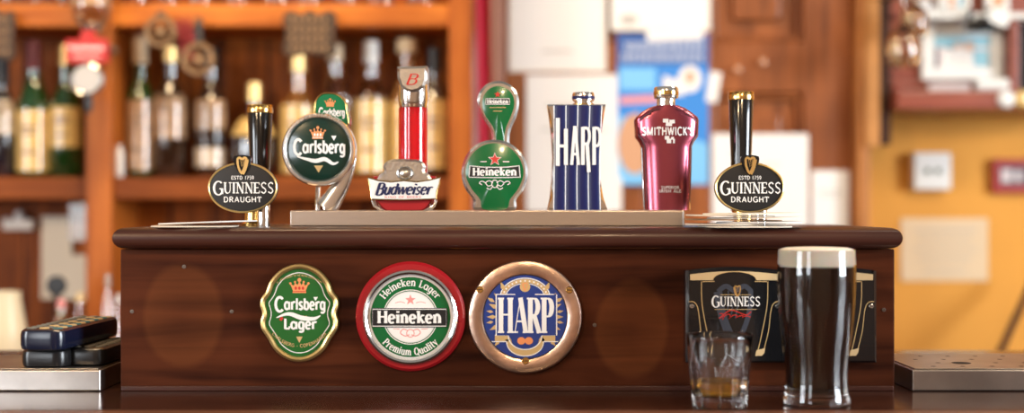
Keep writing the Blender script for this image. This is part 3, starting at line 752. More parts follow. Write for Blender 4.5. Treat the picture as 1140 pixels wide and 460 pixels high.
# --- stout taps with black columns
def stout_tap(px, colpx, topy, basey_z, label, cap_low):
    d = 1.585
    t, s, L = tap_thing('stout_tap', label, px, d, basey_z)
    dc = 1.655; sc_ = dc / F
    cx = (colpx - 570) * sc_ - (px - 570) * s; cy = dc - d
    z = lambda yv: (CAMZ - (yv - 230) * sc_) - basey_z
    z0 = z(235)
    MB().lathe([(0, z(190) - .05), (.0120, z(190) - .05), (.0122, z(190)), (.0150, z(topy + 9)), (.0148, z(topy + 8.5)), (0, z(topy + 8.5))], cx, cy, 0, 40).build('column', M_black, t)
    MB().lathe([(0, z(topy + 9)), (.0156, z(topy + 9)), (.0162, z(topy + 6)), (.0152, z(topy + 2.5)), (.0162, z(topy + 1)), (.0150, z(topy)), (0, z(topy))], cx, cy, 0, 40).build('gold_cap', M_brass, t)
    # brass spout body behind the badge and foot flange
    MB().lathe([(0, .0), (.0155, 0), (.0160, .003), (.0120, .006), (.0118, .020), (.0135, .022), (.0135, z0 - .002), (.010, z0 + .02), (0, z0 + .02)], cx * .6, cy * .55 + .01, 0, 32).build('brass_foot', M_brass, t)
    MB().tube([(cx * .6, cy * .55 + .01, z0 + .012), (cx * .8, cy * .8, z0 + .03), (cx, cy, z(190) - .045)], .010, 14).build('neck', M_chrome, t)
    MB().lathe([(0, 0), (.0075, 0), (.0075, .028), (0, .028)], cx * .6 + .016, cy * .3, 0, 20).build('chrome_nozzle', M_chrome, t)
    # oval badge
    co = L(px, 209)
    rx, rz = 38.2 * s, 27.8 * s
    o_ = []
    for k in range(120):
        a = 2 * PI * k / 120
        u, v = rx * math.cos(a), rz * math.sin(a)
        e = math.exp(-(((math.degrees(a) - 90) / 9.5) ** 4)) * 7.5 * s
        o_.append((u, co[1] + v + e))
    bd = MB(); bd.dome(o_, (0, co[1]), -.004, .0012, .006)
    face = bd.build('badge_face', M_blackm, t)
    MB().rim(inset(o_, .0006), .0013, .0022, -.0038).build('gold_rim', M_gold, t)
    def fd(u, v, k=0):
        rr = (u / rx) ** 2 + ((v - co[1]) / rz) ** 2
        return (u, -.004 - .0012 * (1 - min(rr, 1)) - .0003 - k * 8e-6, v)
    pr = MB(); text(pr, 'GUINNESS', .001, co[1] - .0068, .0130, 67 * s, fd, SERIF, 0, big=1.25)
    text(pr, 'DRAUGHT', 0, co[1] - .0170, .0062, 42 * s, fd, SANS, 0)
    text(pr, 'ESTD 1759', 0, co[1] + .0095, .0042, 25 * s, fd, SANS, 0)
    pr.build('lettering', M_white, t)
    pr = MB()
    hb = [(-.0105, .0365), (.0105, .0365), (.0080, .0230), (.0, .0140), (-.0080, .0230)]
    pr.plate(spline([(a * .95, co[1] + b) for a, b in hb], 4), -.0072, -.002, 0, bev=.001)
    pr.build('harp_shield', M_black, t)
    pr = MB(); harp(pr, 0, co[1] + .0255, .0190, lambda u, v, k=0: (u, -.0074 - k * 8e-6, v), 0, lw=.17, strings=3, flip=-1)
    pr.build('harp_emblem', M_gold, t)
    return t
stout_tap(271, 289.5, 117, 1.2816, 'black oval stout tap at the left end beside two beer mats', 0)
stout_tap(834, 825, 102.5, 1.2816, 'black oval stout tap at the right end over the pile of beer mats', 0)

# --- Carlsberg tap
t, s, L = tap_thing('lager_tap', 'round dark green tap with chrome ring and curved chrome leg', 356, 1.62, BEAMTOP + .0002)
c = L(355.5, 166.5)
ro = 41 * s
ring = MB(); n = 96
prof = [(1.0, .010), (1.0, -.003), (.985, -.0065), (.955, -.0088), (.90, -.0090), (.855, -.0072), (.835, -.0035), (.835, .010)]
vs = [(c[0] + ro * r * math.cos(2 * PI * k / n), yy, c[1] + ro * r * math.sin(2 * PI * k / n)) for r, yy in prof for k in range(n)]
m_ = len(prof)
ring.add(vs, [(i * n + k, i * n + (k + 1) % n, ((i + 1) % m_) * n + (k + 1) % n, ((i + 1) % m_) * n + k) for i in range(m_) for k in range(n)])
ring.build('chrome_ring', M_satin, t)
pr = MB(); text(pr, 'COPENHAGEN', c[0], c[1], .0036, .056, lambda u, v, k: (u, -.0093 - k * 8e-6, v), SANS, 0, arcr=ro * .885)
pr.build('ring_lettering', M_pewter, t)
MB().dome(ell(c[0], c[1], ro * .84, n=72), c, -.004, .0035, .010).build('green_face', M_greend, t)
def fd(u, v, k=0):
    rr = ((u - c[0]) ** 2 + (v - c[1]) ** 2) / (ro * .84) ** 2
    return (u, -.004 - .0035 * (1 - rr) - .00035 - k * 8e-6, v)
pr = MB(); text(pr, 'Carlsberg', c[0] + .001, c[1] - .0045, .0150, 57 * s, fd, BOLD, 0, big=1.25)
a = [(c[0] + x * s, c[1] + z * s) for x, z in ((-24, -8), (-13, -11), (-3, -13), (7, -11), (16, -16), (22, -14))]
sw = spline(a, 8, False)
pr.ribbon(sw, [.001 + .004 * math.sin(PI * k / (len(sw) - 1)) for k in range(len(sw))], lambda u, v: fd(u, v, 20), 0)
pr.flat([(c[0] + 14 * s, c[1] + 15 * s), (c[0] + 20 * s, c[1] + 15 * s), (c[0] + 17 * s, c[1] + 9.5 * s)], lambda u, v: fd(u, v, 2), 0)
pr.build('lettering', M_white, t)
pr = MB(); crown(pr, c[0] - .001, c[1] + 11.5 * s, 16 * s, 14 * s, fd, 0, 1); pr.build('crown_emblem', [M_orangep, M_white], t)
pr = MB(); pr.flat([(c[0] - 5 * s, c[1] - 18 * s), (c[0] + 5 * s, c[1] - 18 * s), (c[0], c[1] - 26 * s)], lambda u, v: fd(u, v, 1), 0); pr.build('leaf_emblem', M_palegold, t)
up = [L(349.5, 142), L(349.5, 122), L(351, 111), L(357, 104.5), L(366, 103), L(376, 105), L(383.5, 111.5), L(386, 122), L(385, 142)]
uo = spline(up, 6)
up_o = MB(); up_o.plate(uo, .004, .014, 0, bev=.001); hp = up_o.build('handle_panel', M_green2, t)
MB().rim(inset(uo, .0006), .0011, .0016, .0042).build('panel_rim', M_brass, hp)
MB().plate(spline([(a + .0015, b + .001) for a, b in up], 6), .0145, .020, 0, bev=.001).build('panel_back', M_chrome, hp)
fp = FL(.0036); pc = L(368, 120)
pr = MB(); text(pr, 'Carlsberg', pc[0] + .001, pc[1] - 9 * s, .0090, 29 * s, fp, BOLD, 0, big=1.25)
pr.build('panel_lettering', M_white, hp)
pr = MB(); crown(pr, pc[0] - .001, pc[1] + 1.5 * s, 11 * s, 9 * s, fp, 0); pr.build('crown_emblem', M_orangep, hp)
lg = spline([(391.5, 158, 4.5), (390.5, 174, 6), (386.5, 190, 7.5), (378.5, 207, 9.5), (369, 222, 11.5), (361, 235.2, 13)], 6, False)
m = MB(); m.tube([(L(a, b)[0], .008, max(L(a, b)[1], .0004)) for a, b, r in lg], [r * s for a, b, r in lg], 20, flat=.5)
m.v = [(v[0], v[1], max(v[2], .0002)) for v in m.v]
m.build('curved_leg', M_satin, t, smooth=60)
e = L(353, 208); MB().tube([(e[0], .008, e[1]), (e[0] - .001, .010, .010), (e[0] - .001, .010, .0003)], .0032, 14).build('stem', M_chrome, t)

# --- Budweiser tap
t, s, L = tap_thing('lager_tap', 'red column tap with white bow tie name plate and metal head', 451, 1.62, BEAMTOP + .0002)
z = lambda yv: L(451, yv)[1]; x = lambda p: L(p, 0)[0]
MB().lathe([(0, z(200)), (.0175, z(200)), (.0175, z(120)), (0, z(120))], x(459.5), .006, 0, 40).build('red_column', M_redg, t)
hd = [L(443.5, 76), L(476.5, 75), L(476.3, 90), L(473, 98), L(466, 103), L(460, 104), L(453, 102.5), L(447, 97), L(443.8, 88)]
def dn(p, m=5): return dens(p, m)
MB().plate(dn(hd, 4), -.0185, .022, 0, bev=.003).build('metal_head', M_pewter, t)
cup = MB(); cup.lathe([(0, z(124.5)), (.0125, z(124.5)), (.0165, z(120)), (.0182, z(113)), (.0182, z(94)), (0, z(94))], x(459.8), .0055, 0, 40)
cup.build('chrome_collar', M_chrome, t)
pr = MB(); text(pr, 'B', x(458.5), z(96), .0130, .0130, FL(-.0188), dict(thick=.13, thin=.08, serif=.0, gap=0, slant=.4), 0); pr.build('red_initial', M_redp, t)
cr = [(0, 177.5), (13, 178), (20, 180.5), (23.5, 185.5), (22.5, 191), (28, 196), (29, 204), (0, 206)]
crm = [(451 + a, b) for a, b in cr] + [(451 - a, b) for a, b in reversed(cr[1:-1])]
MB().plate(spline([L(a, b) for a, b in crm], 5), -.014, .006, 0, bev=.003).build('crest', M_pewter, t)
e = L(452, 193.5)
MB().rim(ell(e[0], e[1], .0085, .0072, 40), .0016, .0018, -.0142).dome(ell(e[0], e[1], .0065, .0055, 32), e, -.0140, .0016, -.010).build('crest_medallion', M_nickel, t)
bt = [(-39.5, 198), (-28, 201.5), (-14, 203), (0, 201.5), (14, 203), (28, 201), (40, 198), (39.3, 205), (36.5, 213), (35.5, 221.5), (18, 222.3), (0, 222.8), (-18, 222.5), (-36, 222), (-36.5, 213), (-38.5, 205)]
bo = [L(451 + a, b) for a, b in bt]
pl = MB().plate(bo, -.019, -.010, 0, bev=.001).build('name_plate', M_white, t)
MB().rim(bo, .0009, .0014, -.0182).build('plate_rim', M_brass, pl)
pr = MB(); text(pr, 'Budweiser', x(450.0), z(216.8), .0130, 61 * s, FL(-.0193), SCRIPT, 0, big=1.12); pr.build('lettering', M_navyp, pl)
pr = MB(); text(pr, 'KING OF BEERS', x(450), z(220.8), .0026, 40 * s, FL(-.0193), SANS, 0); pr.build('small_lettering', M_pink, pl)
bw = [(0, 222), (31, 222), (30, 226), (25, 232), (20, 236), (0, 236.0)]
bwm = [L(451 + a, min(b, 235.5)) for a, b in bw] + [L(451 - a, min(b, 235.5)) for a, b in reversed(bw[1:-1])]
MB().plate(bwm, -.012, .008, 0, bev=.002).build('red_bowl', M_red, t)
for s_ in (-1, 1):
    for k, (a, b) in enumerate(((35, 22), (29, 17), (33.5, 27))):
        p = [L(451 + s_ * a, 223), L(451 + s_ * (a - 2), 229), L(451 + s_ * b, 235.3)]
        MB().tube([(q[0], -.013 + .006 * k, q[1]) for q in p], .0022, 12).build('chrome_leg', M_chrome, t)
    p = [L(451 + s_ * 27, 196), L(451 + s_ * 34.5, 196.5), L(451 + s_ * 34, 203), L(451 + s_ * 27, 203)]
    MB().plate(p, -.010, .004, 0, bev=.001).build('red_wing', M_red, t)

# --- Heineken tap
t, s, L = tap_thing('lager_tap', 'bright green two lobed tap with silver edges and a red star', 552, 1.62, BEAMTOP + .0002)
def lobes(h, n=6): return spline([L(a, b) for a, b in h], n)
upo = lobes([(554.5, 90), (567, 93.5), (575.5, 103), (578, 115), (575, 129), (569, 143), (567, 155), (567, 170), (548, 170), (547.5, 155), (545, 143), (536, 129), (531.5, 115), (533.5, 103), (542, 93.5)])
MB().plate(upo, -.001, .012, 0, bev=.003).build('upper_paddle', M_nickel, t)
ufo = lobes([(554.5, 96), (564.5, 99), (571, 107), (572.5, 117), (569, 129), (563.5, 142), (561.5, 154), (561.5, 168), (552, 168), (552, 154), (549, 142), (540.5, 129), (537, 117), (538.5, 107), (545, 99)])
uf = MB().dome(ufo, L(554.7, 118), -.0012, .0025, .002).build('upper_face', M_green, t)
lwo = lobes([(550.5, 156), (566, 159), (579, 169), (586, 182), (587.5, 196), (583, 211), (575, 222), (571, 235), (530, 235), (526.5, 222), (518.5, 211), (514, 196), (515.5, 182), (522, 169), (535, 159)])
lwo = [(a, max(b, 0.0003)) for a, b in lwo]
MB().plate(lwo, -.010, .003, 0, bev=.003).build('lower_body', M_nickel, t)
lfo = lobes([(550.5, 160), (564, 163), (575, 172), (581.5, 184), (582.5, 196), (577, 210), (568, 222), (563, 233), (538.5, 233), (534.5, 222), (525, 210), (519, 196), (520, 184), (526, 172), (537, 163)])
lc = L(550.7, 196)
lf = MB().dome(lfo, lc, -.0102, .0045, -.005).build('lower_face', M_green, t)
def fd(u, v, k=0):
    rr = ((u - lc[0]) ** 2 + (v - lc[1]) ** 2) / (31.5 * s) ** 2
    return (u, -.0102 - .0045 * max(0, 1 - rr) - .0010 - k * 8e-6, v)
pr = MB(); e = L(551, 178); pr.flat(star(e[0], e[1], 6.8 * s), lambda u, v: fd(u, v, 2), 0)
pr.flat(star(e[0], e[1], 7.8 * s), lambda u, v: fd(u, v, 0), 1)
pr.build('red_star', [M_redp, M_white], lf)
bnd = [(523.5, 185), (537, 186.5), (551, 186.8), (565, 186.5), (578, 185), (579, 197.5), (565, 198), (551, 198.2), (537, 198), (522.5, 197.5)]
bo = [L(a, b) for a, b in bnd]
pr = MB(); pr.flat(dens(bo, 3), lambda u, v: fd(u, v, 3), 0); pr.ribbon(dens(bo, 3), .0009, lambda u, v: fd(u, v, 5), 1, closed=True)
e = L(550.8, 195.8); text(pr, 'Heineken', e[0], e[1], .0092, 48 * s, lambda u, v, k: fd(u, v, 8 + k * .1), BOLDSERIF, 1)
pr.build('name_band', [M_blackm, M_white], lf)
pr = MB()
for s_ in (-1, 1):
    for q in ([(2, 204), (6, 201.5), (10, 204), (7, 207.5), (3, 206)], [(10, 204), (14, 202), (17, 204), (14, 206)], [(2, 207), (5, 211), (9, 209.5)], [(16, 180.5), (9, 180.5)]):
        pr.ribbon(spline([L(551 + s_ * a, b) for a, b in q], 5, False), .0009, lambda u, v: fd(u, v, 4), 0)
e = L(551, 205); pr.ribbon(ell(e[0], e[1], .0035, .0045, 20), .0009, lambda u, v: fd(u, v, 4), 0, closed=True)
pr.build('scroll_print', M_white, lf)
uc = L(554.7, 118)
def fu(u, v, k=0):
    rr = ((u - uc[0]) ** 2 + (v - uc[1]) ** 2) / (20 * s) ** 2
    return (u, -.0012 - .0025 * max(0, 1 - rr) - .0008 - k * 8e-6, v)
pr = MB(); e = L(554, 105.5); pr.flat(star(e[0], e[1], 3.8 * s), lambda u, v: fu(u, v, 2), 0); pr.build('red_star', M_redp, uf)
bo = [L(a, b) for a, b in ((541, 110), (567, 110), (567.5, 116.5), (540.5, 116.5))]
pr = MB(); pr.flat(dens(bo, 3), lambda u, v: fu(u, v, 3), 0); pr.ribbon(dens(bo, 3), .0006, lambda u, v: fu(u, v, 5), 1, closed=True)
e = L(554, 115.6); text(pr, 'Heineken', e[0], e[1], .0050, 23 * s, lambda u, v, k: fu(u, v, 8 + k * .1), BOLDSERIF, 1)
for yv, w in ((120, 9), (124, 5)):
    pr.ribbon([L(554 - w, yv), L(554 + w, yv)], .0008, lambda u, v: fu(u, v, 4), 2)
pr.build('name_band', [M_blackm, M_white, M_palegold], uf)

# --- HARP tap
t, s, L = tap_thing('lager_tap', 'tall navy pleated tap with concave silver sides and round lid', 642.5, 1.62, BEAMTOP + .0002)
z = lambda yv: max(L(0, yv)[1], .0003); x = lambda p: L(p, 0)[0]
rows = [(116.5, 609.5, 674), (130, 611.5, 672), (150, 614, 669), (175, 615.5, 667), (200, 614.5, 668), (220, 612.5, 671.5), (235, 609.5, 676)]
side = [(x(r), z(yv)) for yv, l, r in rows] + [(x(l), z(yv)) for yv, l, r in reversed(rows)]
MB().plate(side, -.006, .030, 0, bev=.0025).build('silver_body', M_chrome, t)
xs = [616.5, 627.5, 640.5, 653, 667.5]
bl = MB(); rws = [(118, 616.5, 669.5), (145, 616.8, 668.3), (175, 617, 667), (205, 616.6, 667), (234.5, 616.2, 667.8)]
for k in range(4):
    vs = []; m = 9
    for (yv, l, r) in rws:
        for j in range(m):
            f = (k + j / (m - 1)) / 4
            vs.append((x(l + (r - l) * f), -.0088 - .0016 * math.sin(PI * j / (m - 1)) ** .7, z(yv)))
    fs = [(i * m + j, i * m + j + 1, (i + 1) * m + j + 1, (i + 1) * m + j) for i in range(len(rws) - 1) for j in range(m - 1)]
    bl.add(vs, fs)
bl.box(x(616.8), x(667), -.0088, -.0055, z(234.4), z(117.8))
bl.build('navy_pleats', M_navy, t, smooth=50)
for k in range(5):
    p = [(x(l + (r - l) * k / 4), -.0090, z(yv)) for yv, l, r in rws]
    MB().tube(p, .0005, 8).build('silver_strip', M_silver, t)
pr = MB(); fl = FL(-.0112)
def bar(x0, y0, x1, y1, w): pr.ribbon([L(x0, y0), L(x1, y1)], w * s, lambda u, v: fl(u, v, 0), 0)
bar(620.6, 132, 620.6, 185, 4.4); bar(629.6, 144, 629.6, 184, 4.4); bar(621, 163, 630, 163, 3.2)                # H with a tall stem
bar(639.4, 141, 635.9, 184, 3.4); bar(639.8, 141, 643.5, 184, 3.4); bar(637, 172, 642.5, 172, 3.0)              # A
bar(648.4, 142, 648.4, 184, 4.0)                                                                                 # R with a long leg
pr.ribbon([L(648, 143.3)] + [L(652.5 + 3.2 * math.cos(q), 152 - 8.7 * math.sin(q)) for q in [PI / 2 - k * PI / 10 for k in range(11)]] + [L(648, 160.7)], 3.2 * s, lambda u, v: fl(u, v, 3), 0)
bar(653.0, 160, 655.0, 192, 4.0)
bar(660.8, 142, 660.8, 184, 4.0)                                                                                 # P
pr.ribbon([L(660.4, 143.3)] + [L(664.4 + 3.0 * math.cos(q), 153 - 9.7 * math.sin(q)) for q in [PI / 2 - k * PI / 10 for k in range(11)]] + [L(660.4, 162.7)], 3.2 * s, lambda u, v: fl(u, v, 4), 0)
pr.build('lettering', M_white, t)
kx = x(650)
MB().lathe([(0, z(117.3)), (.0125, z(117.3)), (.0125, z(114.5)), (.0108, z(113.8)), (.0108, z(112.6)), (.0130, z(111.5)), (.0134, z(104.5)), (.0125, z(102.3)), (0, z(102.3))], kx, .012, 0, 40).build('lid', M_chrome, t)
MB().lathe([(.0136, z(106.5)), (.0138, z(107)), (.0138, z(109.5)), (.0136, z(110))], kx, .012, 0, 40).build('blue_band', M_navy, t)
MB().lathe([(.0123, z(114.7)), (.0129, z(115)), (.0129, z(116.2)), (.0123, z(116.6))], kx, .012, 0, 40).build('gold_band', M_brass, t)

# --- Smithwick's tap
t, s, L = tap_thing('ale_tap', 'burgundy shield shaped ale tap with silver cap at the beam end', 743, 1.62, BEAMTOP + .0002)
z = lambda yv: max(L(0, yv)[1], .0003); x = lambda p: L(p, 0)[0]
rows = [(117.5, 13, 13), (120, 21, 20), (124.5, 28, 27), (130, 34, 34), (133, 35.5, 35.5), (152, 34.5, 34.5), (158, 30, 30), (164, 27.5, 27.5), (190, 26.5, 26.8), (215, 25.5, 26), (235, 24.5, 25.5)]
def shield(yf0, bulge, scale=1., m=24, lo=0, hi=999, yb=.02):
    vs = []; rr = [r for r in rows if lo <= r[0] <= hi]
    for (yv, a, b) in rr:
        for j in range(m + 1):
            f = -1 + 2 * j / m
            xx = 743 + (a if f < 0 else b) * f * scale
            vs.append((x(xx), yf0 - bulge * (1 - f * f) ** .5 if abs(f) < 1 else yf0, z(yv)))
    n_ = m + 1
    fs = [(i * n_ + j, i * n_ + j + 1, (i + 1) * n_ + j + 1, (i + 1) * n_ + j) for i in range(len(rr) - 1) for j in range(m)]
    o = len(vs)
    for (yv, a, b) in rr: vs += [(x(743 - a * scale), yb, z(yv)), (x(743 + b * scale), yb, z(yv))]
    for i in range(len(rr) - 1):
        fs += [(i * n_, o + 2 * i, o + 2 * i + 2, (i + 1) * n_), (i * n_ + m, (i + 1) * n_ + m, o + 2 * i + 3, o + 2 * i + 1), (o + 2 * i, o + 2 * i + 1, o + 2 * i + 3, o + 2 * i + 2)]
    e = len(rr) - 1
    fs.append(tuple(range(n_)) + (o + 1, o)); fs.append(tuple(e * n_ + j for j in range(n_)) + (o + 2 * e + 1, o + 2 * e))
    return vs, fs
m = MB(); m.add(*shield(.004, .014, yb=.022)); m.build('burgundy_body', M_burg, t, smooth=30)
m = MB(); m.add(*shield(.008, .006, 1.035, lo=160, yb=.016)); m.build('silver_edge', M_chrome, t, smooth=30)
def fs_(u, v, k=0):
    f = u / (33 * s); return (u, .004 - .014 * max(0, 1 - f * f) ** .5 - .0012 - k * 8e-6, v)
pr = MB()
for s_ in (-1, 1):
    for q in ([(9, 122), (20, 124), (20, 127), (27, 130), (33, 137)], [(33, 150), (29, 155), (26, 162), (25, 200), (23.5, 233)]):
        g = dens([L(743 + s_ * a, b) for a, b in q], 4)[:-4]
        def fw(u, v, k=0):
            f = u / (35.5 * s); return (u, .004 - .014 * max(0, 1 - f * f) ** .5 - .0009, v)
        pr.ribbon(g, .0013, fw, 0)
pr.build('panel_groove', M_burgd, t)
pr = MB(); e = L(743, 151.0)
text(pr, "SMITHWICK'S", 0, e[1], .0095, 57 * s, fs_, dict(thick=.2, thin=.2, serif=.0, gap=.14), 0)
pr.build('lettering', M_silver, t)
pr = MB()
for (a, b, c_, d_) in ((737, 137, 743, 133), (744, 138, 750, 134), (740, 141, 747, 137), (739, 156, 744, 152), (741, 160, 746, 155), (748, 160, 750, 155), (746, 156, 749, 153)):
    pr.flat([L(a, b), L(c_, b), L(c_, d_), L(a, d_)], lambda u, v: fs_(u, v, 3), 0)
pr.build('square_emblem', M_silver, t)
pr = MB()
for yv, tx, w in ((210.5, 'SUPERIOR', 20), (214.5, 'IRISH ALE', 24)):
    e = L(745, yv); text(pr, tx, e[0], e[1], .0034, w * s, fs_, SANS, 0)
pr.build('small_lettering', M_silver, t)
kx = x(742.5)
MB().lathe([(0, z(119)), (.0112, z(119)), (.0112, z(109.5)), (.0100, z(109)), (0, z(109))], kx, .010, 0, 40).build('neck', M_chrome, t)
MB().lathe([(0, z(109)), (.0140, z(109)), (.0148, z(107.5)), (.0148, z(98.5)), (.0135, z(96.3)), (0, z(96.3))], kx, .010, 0, 40).build('cap', M_chrome, t)
MB().lathe([(.0146, z(101)), (.0152, z(101.5)), (.0152, z(105)), (.0146, z(105.5))], kx, .010, 0, 40).build('gold_band', M_brass, t)

# ================================================================== BEER MATS
def mat_outline(r=.047, n=4.5):
    o = []
    for k in range(64):
        a = 2 * PI * k / 64; c_, s_ = math.cos(a), math.sin(a)
        rr = r / ((abs(c_) ** n + abs(s_) ** n) ** (1 / n))
        o.append((rr * c_, rr * s_))
    return o
def beer_mat(name, label, loc, rz, tilt, m1, group, bend=0):
    o_ = mat_outline()
    mb = MB(); n = len(o_); th_ = .0014
    vs = []
    for zz in (0, th_):
        for rad in (1, .66, .33):
            vs += [(a * rad, b * rad, zz + bend * ((a * rad) ** 2)) for a, b in o_]
        vs.append((0, 0, zz))
    h = len(vs) // 2; fs = []
    for base, fl in ((0, -1), (h, 1)):
        for j in range(2):
            for k in range(n):
                q = (base + j * n + k, base + j * n + (k + 1) % n, base + (j + 1) * n + (k + 1) % n, base + (j + 1) * n + k); fs.append(q)
        for k in range(n): fs.append((base + 2 * n + k, base + 2 * n + (k + 1) % n, base + 3 * n))
    for k in range(n): fs.append((k, (k + 1) % n, h + (k + 1) % n, h + k))
    mb.add(vs, fs)
    o = mb.build(name, m1); o.location = loc; o.rotation_euler = (tilt[0], tilt[1], rz)
    return tag(o, label, 'beer mat', group)
BT = 1.2817
beer_mat('beer_mat', 'lower beer mat of the two beside the left black stout tap', (-.360, .034, BT + .0004), .12, (0, 0), M_mat, 'beer mats on the board')
beer_mat('beer_mat', 'upper pale beer mat of the two beside the left black stout tap', (-.346, .036, BT + .0045), -.25, (0, -.035), M_paper, 'beer mats on the board')
names = ['lowest', 'second', 'third', 'fourth', 'fifth', 'sixth', 'topmost']
zz = BT + .0002
for k, (dx, dy, rz, ty, mm) in enumerate(((.262, .018, .1, 0, M_paper2), (.252, .022, .5, .0, M_mat), (.278, .016, -.2, -.012, M_paper), (.250, .026, .25, .012, M_mat2), (.272, .020, -.4, -.01, M_mat), (.246, .024, .0, .014, M_mat), (.270, .018, .3, -.012, M_paper2))):
    beer_mat('beer_mat', '%s beer mat in the fanned pile before the right stout tap' % (names[k] if k in (0, 6) else names[k] + (' from bottom' if k else '')), (dx, dy, zz), rz, (0, ty), mm, 'beer mats on the board')
    zz += .0024
# ================================================================== DRIP TRAYS
def tray(name, label, x0, x1, y0, y1, holes):
    t = thing(name, label, 'drip tray', ((x0 + x1) / 2, (y0 + y1) / 2, 1.1002))
    w, dp = (x1 - x0) / 2, (y1 - y0) / 2
    MB().box(-w, w, -dp, dp, 0, .0238).build('tray_body', M_steel2, t, smooth=0, bevel=.0018)
    m = MB(); m.box(-w + .003, w - .003, -dp + .003, dp - .003, .0239, .0251); m.build('perforated_top', M_steel2, t, smooth=0, bevel=.0006)
    if holes:
        m = MB()
        for i in range(9):
            for j in range(4):
                a, b = -w + .03 + i * .033 + (j % 2) * .016, -dp + .022 + j * .034
                if a < w - .02: m.add([(a + .0030 * math.cos(2 * PI * k / 12), b + .0030 * math.sin(2 * PI * k / 12), .02525) for k in range(12)], [tuple(range(12))])
        a, b = -w + .072, -.025
        m.add([(a + .011 * math.cos(2 * PI * k / 24), b + .011 * math.sin(2 * PI * k / 24), .0253) for k in range(24)], [tuple(range(24))])
        m.build('drain_holes', M_hole, t, smooth=0)
    return t
tray('drip_tray', 'low steel drip tray carrying the remote controls left of the box', -.95, -.4560, -.008, .135, False)
tray('drip_tray', 'empty low steel drip tray with drain holes right of the box', .4435, .95, -.008, .150, True)

# ================================================================== REMOTE CONTROLS
def remote(label, loc, rz, w, l, h, body, keycols, tilt=0, side=None):
    """lying remote: its near end at the origin, running away from the viewer"""
    t = thing('remote_control', label, 'remote control', loc, 'remote controls on the tray'); t.rotation_euler = (tilt, 0, rz)
    out = [(-w / 2, 0), (w / 2, 0), (w / 2, l), (-w / 2, l)]
    r = min(w * .3, .014)
    o_ = []
    for (cx, cy, a0) in ((w / 2 - r, r, -90), (w / 2 - r, l - r, 0), (-w / 2 + r, l - r, 90), (-w / 2 + r, r, 180)):
        o_ += arc(cx, cy, r, r, a0, a0 + 90, 8)
    n = len(o_); m = MB()
    lv = [(0, .004), (.002, .001), (.006, 0), (h * .72, 0), (h * .9, .001), (h, .0045)]
    vs = []
    for zz_, ins in lv: vs += [(p[0], p[1], zz_) for p in (inset(o_, ins) if ins else o_)]
    fs = [(i * n + k, i * n + (k + 1) % n, (i + 1) * n + (k + 1) % n, (i + 1) * n + k) for i in range(len(lv) - 1) for k in range(n)]
    fs += [tuple(range(n))[::-1], tuple((len(lv) - 1) * n + k for k in range(n))]
    m.add(vs, fs); m.build('case', body, t)
    ks = MB(); i = 0
    yv = .014
    while yv < l - .012:
        for cxk in (-w * .29, 0, w * .29):
            rx_ = w * .115; o2 = ell(cxk, yv, rx_, .0038, 14)
            kz = h - .0002
            v2 = [(p[0], p[1], kz) for p in o2] + [(p[0] * 1, p[1], kz + .0016) for p in inset(o2, .0008)]
            q = len(o2)
            ks.add(v2, [(a, (a + 1) % q, q + (a + 1) % q, q + a) for a in range(q)] + [tuple(q + a for a in range(q))], keycols[i % len(keycols)]); i += 1
        yv += .0125
    ks.build('keypad', [M_rubber, M_keyred, M_keyteal, M_palegold], t)
    return t
ZT = 1.1002 + .0252
remote('flat black remote with a red key lying lowest at the left', (-.5235, -.004, ZT), -.10, .053, .150, .0200, M_blackw, [2, 2, 1, 0, 0, 0])
remote('short black remote lying lowest against the wooden box', (-.4800, .012, ZT), -.02, .044, .135, .0205, M_blackw, [0, 0, 0])
remote('big blue black remote lying across the two lower ones', (-.5160, -.030, ZT + .0215), -.09, .052, .170, .0235, M_blueplas, [0, 3, 2, 0, 0, 3], tilt=math.radians(.6))

# ================================================================== GLASSES ON THE BAR
# tumbler of whisky
gp = at(801, 453, 1.378)
t = thing('whisky_tumbler', 'small fluted glass tumbler with a little amber whisky in it', 'tumbler', (gp.x, 1.378 + CAMY, 1.1002))
Hh = .0745
def flute(r, z_, a):
    if z_ < .004: k = .3
    elif z_ < .044: k = 1
    elif z_ < .051: k = 1 - (z_ - .044) / .007
    else: k = 0
    return r - k * .0022 * (1 - abs(math.cos(4.5 * a)))
prof = [(0, 0), (.0255, 0), (.0275, .0015), (.0282, .006), (.0298, .022), (.0312, .036), (.0320, .044), (.0324, .048), (.0320, .052), (.0326, .060), (.0338, .071), (.0340, .0735), (.0334, .0745), (.0326, .0738), (.0312, .060), (.0306, .050), (.0296, .044), (.0285, .036), (.0272, .022), (.0260, .0140), (.0225, .0115), (0, .0110)]
MB().lathe(prof, seg=108, rfn=lambda r, z_, a: flute(r, z_, a) if (r > .0001 and prof.index((r, z_)) < 12) else r).build('glass', M_glass, t, smooth=60)
MB().lathe([(0, .0112), (.0224, .0117), (.0259, .0141), (.0268, .020), (.02735, .0262), (.0268, .0257), (0, .0257)], seg=72).build('whisky_fill', M_whisky, t, smooth=50)
